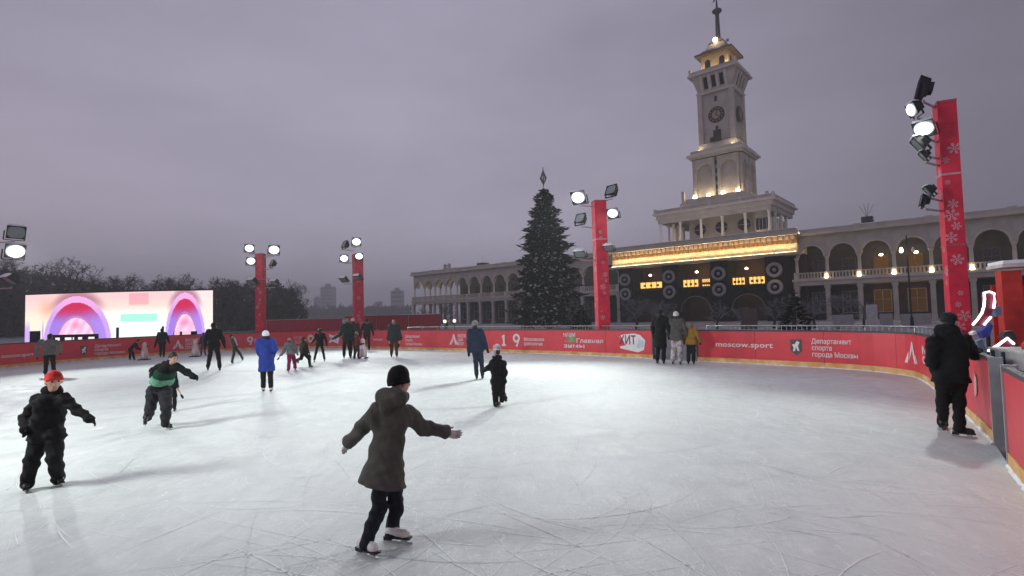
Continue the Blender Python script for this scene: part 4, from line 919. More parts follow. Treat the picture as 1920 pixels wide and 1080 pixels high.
def neon_sign(outline, fill, Y, label, extra=None):
    P = [AT(x, y, Y) for x, y in fill]; o0 = P[0]; rt = empty('neon_skate', (P[0][0], Y, P[0][2])); tag(rt, label, 'neon sign')
    n = len(P); vs = [tuple(p-o0) for p in P] + [tuple(p-o0+np.array([0, .06, 0])) for p in P]
    MB().add(vs, [tuple(range(n))[::-1], tuple(range(n, 2*n))] + [(i, (i+1) % n, n+(i+1) % n, n+i) for i in range(n)]).build('boot_panel', mat('boot_maroon', (.22, .02, .05), .5), rt)
    for ln in outline: MB().tube([tuple(AT(x, y, Y-.03)-o0) for x, y in ln], .018, 6).build('neon_tube', NEON, rt)
    for pl, m in (extra or []):
        Q = [AT(x, y, Y+.02) for x, y in pl]; n = len(Q); vs = [tuple(p-o0) for p in Q] + [tuple(p-o0+np.array([0, .08, 0])) for p in Q]
        MB().add(vs, [tuple(range(n))[::-1], tuple(range(n, 2*n))] + [(i, (i+1) % n, n+(i+1) % n, n+i) for i in range(n)]).build('blade_panel', m, rt)
    b = AT(fill[len(fill)//2][0], 640, Y); MB().tube([(b[0]-o0[0], .1, -o0[2]-.15), (b[0]-o0[0], .1, .1)], .03, 5).build('stand', BLACK, rt)
BLUE = mat('blue_plastic', (.05, .06, .32), .4, var=.3); BLUEG = mat('blue_grey', (.16, .20, .30), .5, var=.2)
neon_sign([[(1824, 609), (1832, 600), (1841, 587), (1845, 574), (1846, 560), (1845, 549), (1855, 547), (1864, 550), (1865, 565), (1863, 578)], [(1858, 594), (1852, 601), (1845, 609)]],
          [(1826, 611), (1843, 588), (1847, 572), (1846, 550), (1863, 550), (1862, 580), (1856, 598), (1845, 611)], 9.2, 'maroon skate boot outlined with white neon tubes beside the red kiosk',
          [([(1838, 622), (1858, 606), (1862, 612), (1856, 630), (1844, 634)], BLUE), ([(1832, 640), (1843, 636), (1850, 662), (1838, 660)], BLUEG), ([(1864, 576), (1877, 574), (1879, 590), (1868, 594)], BLUEG), ([(1823, 624), (1829, 620), (1832, 625), (1825, 628)], WHITE)])
neon_sign([[(1853, 658), (1870, 648), (1889, 634), (1901, 645)]], [(1856, 659), (1888, 637), (1906, 640), (1912, 652), (1870, 662)], 8.1, 'small neon chevron over the pale counter shelf',
          [([(1878, 634), (1886, 622), (1898, 620), (1908, 634), (1897, 640)], mat('skate_dark', (.05, .04, .05), .6))])

# ------------------------------------------------------------------ people
def smin(a, b, k): h = np.clip(.5+.5*(b-a)/k, 0, 1); return b*(1-h)+a*h-k*h*(1-h)
def nets(Fv, lo, vs):
    """surface nets on a grid of signed distances"""
    nx, ny, nz = Fv.shape; ins = Fv < 0
    cs = np.zeros((nx-1, ny-1, nz-1), np.int8)
    for dx in (0, 1):
        for dy in (0, 1):
            for dz in (0, 1): cs += ins[dx:nx-1+dx, dy:ny-1+dy, dz:nz-1+dz]
    I, J, K = np.nonzero((cs > 0) & (cs < 8))
    if len(I) == 0: return [], []
    idx = -np.ones(cs.shape, np.int64); idx[I, J, K] = np.arange(len(I))
    acc = np.zeros((len(I), 3)); cnt = np.zeros(len(I))
    cor = [(0, 0, 0), (1, 0, 0), (0, 1, 0), (1, 1, 0), (0, 0, 1), (1, 0, 1), (0, 1, 1), (1, 1, 1)]
    for a, b in ((0, 1), (2, 3), (4, 5), (6, 7), (0, 2), (1, 3), (4, 6), (5, 7), (0, 4), (1, 5), (2, 6), (3, 7)):
        A, B = np.array(cor[a]), np.array(cor[b]); fa = Fv[I+A[0], J+A[1], K+A[2]]; fb = Fv[I+B[0], J+B[1], K+B[2]]
        m = (fa < 0) != (fb < 0); t = np.where(m, fa/(fa-fb+1e-12), 0); acc += np.where(m[:, None], A+(B-A)*t[:, None], 0); cnt += m
    V = (np.stack([I, J, K], 1) + acc/cnt[:, None])*vs + lo
    faces = []
    for ax in range(3):
        u, v = (ax+1) % 3, (ax+2) % 3
        a = [slice(1, -1)]*3; a[ax] = slice(0, -1); b = [slice(1, -1)]*3; b[ax] = slice(1, None)
        s0 = ins[tuple(a)]; s1 = ins[tuple(b)]; ch = np.nonzero(s0 != s1); sg = s0[ch]
        base = np.stack(ch, 1); base[:, u] += 1; base[:, v] += 1
        def at(du, dv): q = base.copy(); q[:, u] += du; q[:, v] += dv; return idx[q[:, 0], q[:, 1], q[:, 2]]
        q = np.stack([at(-1, -1), at(0, -1), at(0, 0), at(-1, 0)], 1); ok = (q >= 0).all(1); q = q[ok]; s = sg[ok]
        q[~s] = q[~s][:, ::-1]; faces.append(q)
    return V, np.vstack(faces)
def sdf(name, prims, vs, m, parent, k=.03, cuts=(), wr=0.0, seed=0, sub=(), quilt=0):
    """prims: (a, b, ra, rb[, n, f]) tapered capsules, flattened by f along n; union-blended, then cut by planes (point, normal)"""
    P = [(np.array(p[0], float), np.array(p[1], float), p[2], p[3], (np.array(p[4]) if len(p) > 4 and p[4] is not None else None), (p[5] if len(p) > 5 else 1)) for p in prims]
    lo = np.min([np.minimum(p[0]-p[2], p[1]-p[3]) for p in P], 0)-3*vs; hi = np.max([np.maximum(p[0]+p[2], p[1]+p[3]) for p in P], 0)+3*vs
    n = np.ceil((hi-lo)/vs).astype(int)+1; Fv = np.full(n, .3, np.float32); ax = [lo[i]+vs*np.arange(n[i]) for i in range(3)]
    def region(p, pad):
        l = np.minimum(p[0]-p[2], p[1]-p[3])-pad; h = np.maximum(p[0]+p[2], p[1]+p[3])+pad
        return [slice(max(0, int((l[i]-lo[i])/vs)), min(n[i], int((h[i]-lo[i])/vs)+2)) for i in range(3)]
    def dist(p, sl):
        X = ax[0][sl[0]][:, None, None]; Y = ax[1][sl[1]][None, :, None]; Z = ax[2][sl[2]][None, None, :]
        a, b, ra, rb, nn, f = p; d = b-a; L = max(1e-9, d@d)
        t = np.clip(((X-a[0])*d[0]+(Y-a[1])*d[1]+(Z-a[2])*d[2])/L, 0, 1); qx, qy, qz = X-a[0]-t*d[0], Y-a[1]-t*d[1], Z-a[2]-t*d[2]
        l2 = qx*qx+qy*qy+qz*qz
        if nn is not None: c = qx*nn[0]+qy*nn[1]+qz*nn[2]; l2 = l2 + c*c*(1/f**2-1)
        return np.sqrt(np.maximum(l2, 0)) - (ra+(rb-ra)*t)
    for p in P:
        sl = tuple(region(p, k+4*vs)); Fv[sl] = smin(Fv[sl], dist(p, sl).astype(np.float32), k)
    for p in sub:
        p = (np.array(p[0], float), np.array(p[1], float), p[2], p[3], None, 1); sl = tuple(region(p, 3*vs)); Fv[sl] = np.maximum(Fv[sl], -dist(p, sl))
    X = ax[0][:, None, None]; Y = ax[1][None, :, None]; Z = ax[2][None, None, :]
    if quilt: Fv += (quilt*np.abs(np.sin(34*Z+1.5*np.sin(5*X+3*Y)))**.5).astype(np.float32)
    if wr:
        w1 = np.sin(31*Z+9*X+seed+2*np.sin(13*X+7*Y+seed)) + .7*np.sin(47*Z-23*X+17*Y+2.1*seed+1.5*np.sin(19*Z)) + .5*np.sin(71*X+53*Y+29*Z+seed)
        Fv += (wr*w1).astype(np.float32)
    for q, nn in cuts: Fv = np.maximum(Fv, ((X-q[0])*nn[0]+(Y-q[1])*nn[1]+(Z-q[2])*nn[2]).astype(np.float32))
    V, Q = nets(Fv, lo, vs)
    if len(V) == 0: return None
    me = bpy.data.meshes.new(name); me.from_pydata([tuple(v) for v in V], [], [tuple(map(int, q)) for q in Q]); me.materials.append(m)
    me.polygons.foreach_set('use_smooth', [True]*len(me.polygons)); me.update(); return link(name, me, parent)
def nrm(v): v = np.array(v, float); return v/max(1e-9, np.linalg.norm(v))
def hand_prims(w, d, side, s, g=1.0, curl=.35):
    """palm, four unequal bent fingers and a thumb; d = direction of the hand, side = thumb side"""
    d = nrm(d); side = nrm(side - d*(side@d)); pn = np.cross(d, side); pr = []
    kn = w + d*.085*s
    for o in (-.027, -.009, .009, .027): pr.append((w+side*o*.7*s, kn+side*o*s, .016*s*g, .014*s*g))
    for o, L in ((-.030, .058), (-.010, .074), (.010, .080), (.030, .070)):
        b = kn+side*o*s; d1 = nrm(d+pn*curl+side*o*3); m = b+d1*L*.5*s; d2 = nrm(d+pn*curl*2.4+side*o*2); pr += [(b, m, .0098*s*g, .0090*s*g), (m, m+d2*L*.5*s, .0090*s*g, .0075*s*g)]
    t0 = w+d*.02*s+side*.024*s; t1 = t0+nrm(d*.7+side*.8+pn*.2)*.040*s; pr += [(t0, t1, .014*s*g, .011*s*g), (t1, t1+nrm(d+side*.35+pn*.3)*.032*s, .011*s*g, .009*s*g)]
    return pr
SKIN = mat('skin', (.50, .30, .22), .55, var=.06); HAIRD = mat('dark_hair', (.02, .014, .011), .6, var=.3); HAIRB = mat('fair_hair', (.22, .15, .08), .6, var=.3)
BLADE = mat('skate_steel', (.55, .56, .58), .25, .9, var=.05); SOLE = mat('skate_sole', (.016, .015, .015), .5); EYEM = mat('eye_dark', (.02, .015, .012), .2)
def cloth(name, c, var=.22): return mat('cloth_'+name, c, .85, var=var, scale=9, spec=.2, bump=.25, bscale=60)
BLK = cloth('black', (.006, .006, .007)); NAVY = cloth('navy', (.018, .028, .055)); GREY = cloth('grey', (.14, .145, .13)); CHAR = cloth('charcoal', (.022, .023, .026))
BOOTW = mat('white_boot', (.66, .64, .60), .5, var=.08); BOOTB = mat('black_boot', (.014, .013, .014), .45)
GEN_GROUP = None
def person(label, feet, ytop, xc, face=0, lean=0, j=None, jacket=BLK, trousers=BLK, hat=None, hair=HAIRD, boot=BOOTB, hem=.50, gloves=BLK, puff=1.0, leg=1.0, flare=0, hood=None, scarf=None,
           near=False, quilt=0, group='skaters on the ice', kind='skates', hatstyle='beanie', H=None, headface=None, armdown=True, noeyes=True, hs=1.0, tw=1.0, extra=None):
    """feet: two (heel px, heel py, toe px, toe py) on the ice; j: joint overrides (px, py, depth offset)"""
    j = j or {}
    gp = []
    for f in feet:
        if len(f) == 4: a, b = G(f[0], f[1]), G(f[2], f[3]); gp.append(((a+b)/2, nrm(b-a), 0.0))
        else: Yd = f[4]; p = AT(f[0], f[1], Yd); q = AT(f[2], f[3], Yd + f[5]); gp.append(((p+q)/2, nrm(q-p), 1.0))      # a lifted skate
    onice = [g_ for g_ in gp if g_[2] == 0]
    base = np.mean([g_[0] for g_ in onice], 0); D = base[1]; base[2] = 0
    top = AT(xc, ytop, D)[2]; h = H or top; s = h/1.72
    view = nrm([base[0], base[1], 0]); lat = np.array([view[1], -view[0], 0]); fa = R(face); fw = view*math.cos(fa)+lat*math.sin(fa); rt_ = lat*math.cos(fa)-view*math.sin(fa); UP = np.array([0, 0, 1.0])
    ctr = np.array([AT(xc, (ytop+650)/2, D)[0], D, 0]); 
    J = {}
    hipc = base*.5 + ctr*.5; hipc[2] = .52*top
    def L3(o, r, f, u): return o + rt_*r + fw*f + UP*u
    cc = ctr.copy()
    J['hip'] = np.array([hipc[0], hipc[1], .525*top]); J['neck'] = L3(cc, 0, lean*.9, .86*top); J['head'] = L3(cc, 0, lean*1.05, top-.105*s*hs-.02)
    for k in ('hip', 'neck', 'head'):
        if k in j: J[k] = AT(j[k][0], j[k][1], D+(j[k][2] if len(j[k]) > 2 else 0))
    axis = nrm(J['neck']-J['hip']); n_t = nrm(np.cross(rt_, axis))*-1
    swd = .185*s*tw
    left_is = -1 if rt_@lat > 0 else 1                                    # which body side shows on the left of the picture
    for k, sg in (('L', left_is), ('R', -left_is)):
        J['sh'+k] = J['neck'] - axis*.045*s + rt_*swd*sg*.93
        J['el'+k] = J['sh'+k] + (rt_*sg*.11 + fw*.02 - axis*.27)*s
        J['wr'+k] = J['el'+k] + (rt_*sg*.03 + fw*.09 - UP*.23)*s
        J['hi'+k] = J['hip'] + rt_*.085*s*sg
    order = sorted(gp, key=lambda g_: (g_[0]@lat)/max(.1, g_[0]@view)); ft = {'L': order[0], 'R': order[1]}
    for k in 'LR':
        p, d, lift = ft[k]; J['an'+k] = p + UP*.155*s - d*.065*s if not lift else p - d*.05*s + UP*.12*s
        J['kn'+k] = (J['hi'+k]+J['an'+k])/2 + fw*.035*s + UP*.02
    for k, v_ in j.items(): J[k] = AT(v_[0], v_[1], (ft[k[2]][0][1] if k[:2] == 'an' else D)+(v_[2] if len(v_) > 2 else 0))
    root_ = empty('person', (base[0], base[1], 0)); tag(root_, label, 'person', group); O = base
    for k in J: J[k] = J[k]-O
    vs = .0125 if near else .021 if top > 1 else .019
    sh, el, wr, hi, kn, an = ({k: J[n_+k] for k in 'LR'} for n_ in ('sh', 'el', 'wr', 'hi', 'kn', 'an'))
    ff = R(face if headface is None else headface); hf = view*math.cos(ff)+lat*math.sin(ff); hr_ = lat*math.cos(ff)-view*math.sin(ff); hd = J['head']; hu = nrm(nrm(hd-J['neck'])+UP*1.2); hf = nrm(hf-hu*(hf@hu)*.6); q = s*hs
    # body: one continuous figure
    pr = [(hd+hu*.022*q, hd+hu*.035*q-hf*.012*q, .092*q, .094*q, hr_, .86), (hd-hu*.045*q+hf*.025*q, hd-hu*.075*q+hf*.045*q, .066*q, .042*q, hr_, .9), (hd+hf*.088*q+hu*.012*q, hd+hf*.108*q-hu*.022*q, .011*q, .017*q),
          (hd+hr_*.082*q, hd+hr_*.086*q-hu*.02*q, .016*q, .013*q), (hd-hr_*.082*q, hd-hr_*.086*q-hu*.02*q, .016*q, .013*q), (hd+hf*.083*q-hu*.05*q+hr_*.018*q, hd+hf*.083*q-hu*.05*q-hr_*.018*q, .012*q, .012*q),
          (J['neck']-axis*.03*s, hd-hu*.05*q, .058*s, .052*q), (J['neck']-axis*.08*s, J['hip'], .11*s, .10*s, n_t, .7), (sh['L'], sh['R'], .055*s, .055*s)]
    for k in 'LR':
        pr += [(sh[k], el[k], .05*s, .036*s), (el[k], wr[k], .036*s, .024*s), (hi[k], kn[k], .058*s, .036*s), (kn[k], an[k]+(kn[k]-an[k])*.15, .036*s, .020*s)]
        if gloves is not None: pass                        # the hand is inside the glove
        elif near: pr += hand_prims(wr[k], wr[k]-el[k], fw+UP*.4, s*.98, .92)
        else: pr.append((wr[k], wr[k]+nrm(wr[k]-el[k])*.12*s, .026*s, .022*s))
    eye = [(hd+hf*.098*q+hu*.022*q+hr_*.033*q*sg, hd+hf*.104*q+hu*.022*q+hr_*.034*q*sg, .016*q, .016*q) for sg in (-1, 1)]
    sdf('body', pr, vs, SKIN, root_, .022 if near else .03, sub=eye if near else ())
    if near and not noeyes:
        for sg in (-1, 1): MB().sphere(tuple(hd+hf*.080*q+hu*.022*q+hr_*.033*q*sg), .0135*q).build('eye', EYEM, root_, True)
    # jacket
    wd = puff; jt = []
    hemp = J['hip'] - axis*(.525-hem)*top*1.0 if hem < .525 else J['hip'] + axis*(hem-.525)*top
    tops = J['neck'] - axis*.05*s
    jt += [(sh['L']-axis*.05*s, sh['R']-axis*.05*s, .088*s*wd, .088*s*wd, n_t, .95), (tops-axis*.10*s, J['hip'], .152*s*wd*tw, .142*s*wd*tw, n_t, .74)]
    if flare:
        wp = J['hip']+axis*.15*s; jt = jt[:1] + [(tops-axis*.09*s, wp, .172*s*wd, .142*s*wd, n_t, .72), (wp, J['hip'], .142*s*wd, .165*s*wd, n_t, .76), (J['hip'], hemp-axis*.16*s, .165*s*wd, (.185+flare)*s*wd, n_t, .80)]
    for sg in (-1, 1) if not flare else (): jt.append((tops-axis*.12*s+rt_*sg*.075*s*tw, hemp+rt_*sg*(.055+flare)*s*tw, .115*s*wd, (.115+flare*.9)*s*wd, n_t, .85))
    if not flare: jt.append((hi['L'], hi['R'], .130*s*wd, .130*s*wd, n_t, .9))
    jt.append((tops+axis*.015*s, J['neck']+axis*.05*s, .088*s, .080*s))
    for k in 'LR':
        d = nrm(wr[k]-el[k]); jt += [(sh[k], el[k], .078*s*wd, .064*s*wd), (el[k], wr[k]-d*.0*s, .064*s*wd, .054*s*wd)]
    if hood == 'down': hdp = [(J['neck']-fw*.055*s+rt_*.075*s+axis*.045*s, J['neck']-fw*.055*s-rt_*.075*s+axis*.045*s, .078*s, .078*s), (J['neck']+fw*.03*s+rt_*.07*s+axis*.02*s, J['neck']+fw*.03*s-rt_*.07*s+axis*.02*s, .062*s, .062*s), (J['neck']-fw*.075*s-axis*.0*s, J['neck']-fw*.095*s-axis*.055*s, .088*s, .072*s, fw, .8)]; sdf('hood', hdp, vs, jacket, root_, .03*s, (), .005)
    if hood == 'up': jt += [(hd-hf*.03*q+hu*.03*q, hd-hf*.04*q-hu*.08*q, .118*q, .11*q, hr_, .9)]
    if near: jt += [(wr[k]-nrm(wr[k]-el[k])*.012*s, wr[k], .058*s*wd, .058*s*wd) for k in 'LR']
    cuts = [(hemp, -axis)] + []
    sub = [(hd+hf*.10*q-hu*.02*q, hd+hf*.16*q-hu*.02*q, .085*q, .095*q)] if hood == 'up' else ()
    jk = sdf('jacket', jt, vs, jacket, root_, .04*s, cuts, .006 if near else .004, seed=len(bpy.data.objects) % 17, sub=sub, quilt=quilt)
    # trousers
    tr = [(hi['L'], hi['R'], (.08 if flare else .098)*s*wd, (.08 if flare else .098)*s*wd, n_t, .9)]
    for k in 'LR':
        tr += [(hi[k], kn[k], (.084 if flare else .098)*s*leg, .076*s*leg), (kn[k], an[k]+UP*.0*s, .076*s*leg, .066*s*leg)]
    sdf('trousers', tr, vs, trousers, root_, .03*s, [], .006 if near else .004, seed=len(bpy.data.objects) % 13)
    # headwear
    if hat is not None:
        if hatstyle == 'long': pass
        dp = .055 if hatstyle == 'deep' else .012
        ht = [(hd+hu*.020*q-hf*.012*q, hd+hu*.050*q-hf*.016*q, .110*q, .106*q, hr_, .9)]
        if dp > .02: ht.append((hd-hf*.02*q-hu*.05*q, hd-hf*.01*q, .09*q, .10*q))
        o = sdf('hat', ht, vs*.8, hat, root_, .02, [(hd+hu*(.030-dp)*q, -nrm(hu-hf*.30))], .0035 if near else 0)
        if hair is not None and hatstyle != 'deep': sdf('hair', [(hd-hf*.022*q, hd-hf*.04*q-hu*.055*q, .088*q, .066*q, hr_, .95)], vs*.85, hair, root_, .02, [(hd+hf*.03*q, nrm(hf))])
        if hatstyle == 'ribbed':
            n = 26; ring = []; c = hd+hu*.036*q-hf*.006*q
            for i in range(n):
                a = 2*math.pi*i/n; u_ = nrm(np.cross(hr_, nrm(hu+hf*.28))); ring.append(tuple(c+hr_*math.cos(a)*.100*q+u_*math.sin(a)*.108*q))
            MB().tube(ring+ring[:1], .020*q, 6, False).build('hat_cuff', hat, root_, True)
        if hatstyle == 'pompom': MB().sphere(tuple(hd+hu*.19*q-hf*.02*q), .045*q).build('pompom', hat, root_, True)
        if hatstyle == 'flaps': sdf('ear_flap', [(hd+hr_*sg*.088*q+hu*.0*q, hd+hr_*sg*.092*q-hu*.13*q, .045*q, .03*q, hr_, .5) for sg in (-1, 1)], vs*.8, hat, root_, .01)
    elif hair is not None:
        hp = [(hd+hu*.034*q-hf*.018*q, hd+hu*.05*q-hf*.02*q, .100*q, .098*q, hr_, .88), (hd-hf*.05*q, hd-hf*.05*q-hu*.05*q, .075*q, .06*q)]
        if hatstyle == 'long': hp += [(hd-hf*.06*q, hd-hf*.085*q-hu*.26*q, .075*q, .06*q, hf, .6)]
        sdf('hair', hp, vs*.85, hair, root_, .03, [(hd+hu*.0*q+hf*.055*q, nrm(hf-hu*.55))] if hood != 'up' else [])
    if scarf is not None: sdf('scarf', [(J['neck']+axis*.02*s-fw*.03*s+rt_*.04*s, J['neck']+axis*.02*s+fw*.03*s-rt_*.04*s, .085*s, .085*s)], vs, scarf, root_, .02, [], .004)
    # gloves
    if gloves is not None:
        for k in 'LR':
            gd = wr[k]-el[k]; gv = .0055 if near else .016
            if near: o = sdf('glove', hand_prims(wr[k], gd, fw+UP*.4, s*1.04, 1.12) + [(wr[k]-nrm(gd)*.03*s, wr[k]+nrm(gd)*.02*s, .036*s, .032*s)], gv, gloves, root_, .007)
            else: o = sdf('glove', [(wr[k], wr[k]+nrm(gd)*.12*s, .040*s, .036*s), (wr[k]+nrm(gd)*.03*s, wr[k]+nrm(gd)*.07*s+fw*.05*s, .02*s, .016*s)], gv, gloves, root_, .015)
    # skates
    for k in 'LR':
        p, d, lift = ft[k]; p = p-O; u_ = nrm(np.cross(np.cross(d, UP), d)); L = .275*s; z0 = u_*.062*s
        heel, toe = p-d*L*.40+z0, p+d*L*.42+z0
        bt = [(heel+d*.03*s+u_*.042*s, toe-d*.04*s+u_*.030*s, .040*s, .036*s), (toe-d*.05*s+u_*.028*s, toe-d*.025*s+u_*.024*s, .036*s, .030*s), (heel+d*.06*s+u_*.045*s, an[k]-UP*.0*s, .040*s, .043*s)]
        b_ = sdf('skate', bt, .011 if near else .018, boot, root_, .02, [(p+z0, -u_)])
        x_ = np.cross(d, u_); M = Matrix(((*d, 0), (*x_, 0), (*u_, 0), (0, 0, 0, 1))).transposed(); M.translation = Vector(p)
        MB().box(-L*.44, L*.47, -.034*s, .034*s, .048*s, .066*s, M).box(-L*.45, -L*.18, -.028*s, .028*s, .030*s, .0475*s, M).build('sole', SOLE, b_)
        MB().box(-L*.5, L*.52, -.004, .004, 0.002, .022*s, M).box(L*.12, L*.34, -.006, .006, .0215*s, .0478*s, M).box(-L*.36, -L*.22, -.006, .006, .0215*s, .0298*s, M).build('blade', BLADE, b_)
    return root_, J, s, O, (view, lat, fw, rt_, hd, hf, hr_, hu, q, axis, n_t)

# 1 the woman in the long olive coat
OLV = cloth('olive_coat', (.074, .071, .062), .2); GLV = mat('pale_glove', (.46, .45, .43), .85, var=.3, scale=30, bump=.5, bscale=80)
person('woman seen from behind in long olive coat and black beanie gliding with arms spread', [(668, 1036, 711, 1051), (721, 1017, 770, 1021)], 692, 748, face=35, near=True, H=1.66,
       j=dict(head=(749, 716, .12), neck=(738, 752, .02), hip=(722, 866, 0), shL=(708, 770, -.02), elL=(680, 801, .10), wrL=(655, 829, .26), shR=(760, 772, .05), elR=(793, 801, .16), wrR=(834, 811, .26),
              hiL=(714, 878, -.05), hiR=(734, 872, .08), knL=(712, 948, .10), anL=(687, 1018, 0), knR=(743, 945, .22), anR=(735, 1000, .03)),
       jacket=OLV, trousers=cloth('dark_navy', (.012, .014, .020)), hat=cloth('black_knit', (.008, .008, .010)), boot=BOOTW, hem=.40, gloves=GLV, flare=.088, hood='down', headface=60, puff=1.0, leg=.90, hs=.98, hatstyle='deep')
# 2 the boy on the left
person('boy in black snowsuit and red hat skating toward the camera on the left', [(45, 914, 50, 931), (104, 903, 121, 916)], 695, 101, face=170, near=True, H=1.42,
       j=dict(head=(101, 716, -.04), neck=(98, 735, 0), hip=(87, 812, 0), shL=(72, 748, 0), elL=(46, 785, .05), wrL=(48, 806, -.12), shR=(122, 746, 0), elR=(144, 769, -.02), wrR=(168, 785, -.06), hiL=(74, 818, 0), hiR=(101, 818, 0), knL=(60, 866, -.08), anL=(50, 908, .04), knR=(103, 860, -.08), anR=(109, 898, .04)),
       jacket=cloth('black_quilt', (.007, .007, .008), .4), trousers=BLK, hat=cloth('red_hat', (.52, .035, .03), .7), hair=HAIRB, hem=.455, leg=1.25, puff=1.24, quilt=.014, noeyes=False, hs=1.1, scarf=BLK)
# 3 the leaning child in green
GRN = cloth('dark_green', (.008, .045, .028)); LGRN = cloth('mint', (.12, .30, .20))
c3, J3, s3, O3, B3 = person('child in black jacket with green waist panel leaning sideways, one arm stretched out', [(306, 802, 328, 808), (277, 783, 273, 797, 10.0, -.12)], 663, 325, face=140, near=True, H=1.40,
       j=dict(head=(325, 672, -.1), neck=(318, 683, -.05), hip=(297, 729, 0), shL=(309, 684, 0), elL=(287, 694, .05), wrL=(287, 706, -.1), shR=(331, 686, -.05), elR=(349, 697, -.05), wrR=(364, 706, -.1), hiL=(287, 733, 0), hiR=(309, 733, 0), knL=(283, 762, -.02), anL=(277, 782, .2), knR=(312, 765, -.15), anR=(310, 793, 0)),
       jacket=BLK, trousers=CHAR, hair=HAIRD, hem=.52, leg=1.45, puff=1.1, noeyes=False, headface=150, tw=1.0)
axs, nt_, rr_ = B3[9], B3[10], B3[3]; mid_ = (J3['neck']+J3['hip'])/2
sdf('green_panel', [(mid_+axs*.05-rr_*.08, mid_+axs*.05+rr_*.08, .155*s3, .155*s3, nt_, .92)], .014, GRN, c3, .02, [(mid_+axs*.12, axs), (mid_-axs*.02, -axs)], .003)
sdf('mint_panel', [(mid_-axs*.09-rr_*.09, mid_-axs*.09+rr_*.09, .165*s3, .165*s3, nt_, .92)], .014, LGRN, c3, .02, [(mid_-axs*.022, axs), (mid_-axs*.15, -axs)], .003)
SM = 'skaters on the ice'
def pers(label, x, yt, yf, face, w=7, **kw):
    dx = math.sin(R(face))*5; dy = -math.cos(R(face))*2.2*(yf-600)/60
    f = kw.pop('feet', None) or [(x-w-dx/2, yf-dy/2, x-w+dx/2, yf+dy/2), (x+w-dx/2, yf-dy/2+.4, x+w+dx/2, yf+dy/2+.4)]
    return person(label, f, yt, kw.pop('xc', x), face=face, **kw)
pers('small dark child partly hidden behind the leaning child in green', 322, 684, 771, 60, 6, j=dict(wrR=(340, 741), elR=(333, 728)))
pers('man in grey jacket with dark head leaning forward near the left boards', 93, 626, 706, 5, 8, lean=.12, jacket=GREY, j=dict(wrL=(70, 668), elL=(70, 652), wrR=(113, 659), elR=(112, 648), shL=(78, 640), shR=(104, 641)), gloves=cloth('red_glove', (.22, .012, .03)), puff=1.2)
pers('child in dark purple-black bent low over a pale skating aid by the left boards', 248, 636, 675, 70, 4, lean=.25, H=1.25, j=dict(head=(260, 639), neck=(254, 644), hip=(244, 655), wrR=(263, 654), elR=(258, 652), wrL=(262, 655), elL=(256, 654)), jacket=cloth('plum_black', (.018, .010, .018)), leg=1.1)
pers('woman in dark coat standing by the boards before the bright part of the screen', 304, 616, 670, 20, 3, jacket=cloth('black_plum', (.014, .011, .016)), hem=.40, j=dict(wrL=(291, 648), elL=(294, 638)), puff=1.1)
pers('child in purple jacket pushing a pale aid, half hidden by the man in black', 381, 624, 667, -60, 4, jacket=cloth('purple', (.06, .04, .14)), trousers=cloth('slate', (.10, .09, .14)), hat=cloth('violet', (.05, .03, .12)), puff=1.1, j=dict(wrL=(369, 648), elL=(374, 645)))
pers('tall man all in black skating away, right of the screen', 401, 606, 695, 15, 11, puff=1.1, hat=BLK, trousers=BLK)
pers('child in dark red hat and mossy green suit striding beside the blue coat', 439, 627, 681, 80, 6, feet=[(432, 682, 440, 683), (451, 675, 459, 678)], xc=434, jacket=cloth('moss', (.035, .045, .03)), trousers=cloth('moss_dark', (.022, .028, .020)), hat=cloth('maroon_hat', (.09, .015, .02)), leg=1.1)
pers('person in long royal blue coat and white hat seen from behind', 500, 621, 735, 0, 8, feet=[(496, 737, 491, 732), (506, 737, 511, 732)], xc=498, jacket=cloth('royal_blue', (.022, .045, .26), .18), hat=cloth('white_hat', (.72, .70, .76), .06), boot=BOOTW, hem=.335, flare=.02, puff=1.2, scarf=cloth('ink', (.012, .014, .05)), trousers=BLK,
     j=dict(elL=(484, 656), wrL=(490, 670, .3), elR=(516, 654), wrR=(511, 668, .3)))
pers('little child in grey patterned jacket and crimson trousers with one arm out', 545, 634, 698, 30, 7, feet=[(540, 699, 542, 697), (552, 695, 556, 693)], xc=543, jacket=cloth('grey_pattern', (.13, .14, .15), .6), trousers=cloth('crimson', (.24, .012, .07)), hat=cloth('dusty_rose', (.32, .20, .20), .3), leg=1.25, boot=BOOTW, puff=1.15, j=dict(elL=(532, 659), wrL=(523, 671)))
pers('teenager in black striding with one knee bent back, beside the crimson-trousered child', 577, 632, 689, 60, 5, feet=[(578, 689.5, 587, 690), (553, 676, 559, 682, 22.2, -.1)], xc=571, jacket=cloth('brown_black', (.022, .018, .014)), hair=HAIRD, hatstyle='long', H=1.5, j=dict(head=(570, 637), neck=(570, 643), hip=(569, 661), knR=(580, 673), knL=(565, 672), anL=(556, 675)), puff=1.0)
pers('girl with long dark hair and all black clothes gliding with legs apart', 599, 616, 681, 10, 8, feet=[(589, 681, 590, 678), (608, 680, 609, 677)], xc=600, hatstyle='long', j=dict(elL=(591, 635), wrL=(587, 640)), boot=BOOTW, puff=.95, leg=.85)
pers('man in dark green jacket stretching an arm toward the white logo, in the far cluster', 651, 598, 672, -30, 6, jacket=cloth('bottle_green', (.014, .030, .026)), hat=cloth('beige_cap', (.20, .15, .13)), j=dict(elL=(638, 627), wrL=(628, 633)), hem=.42, puff=1.15)
pers('person in pink hat standing in front of the three-lamp mast', 662, 597, 668, 0, 4, jacket=cloth('grey_red', (.05, .03, .034)), hat=cloth('pink_hat', (.55, .30, .32)), puff=1.1)
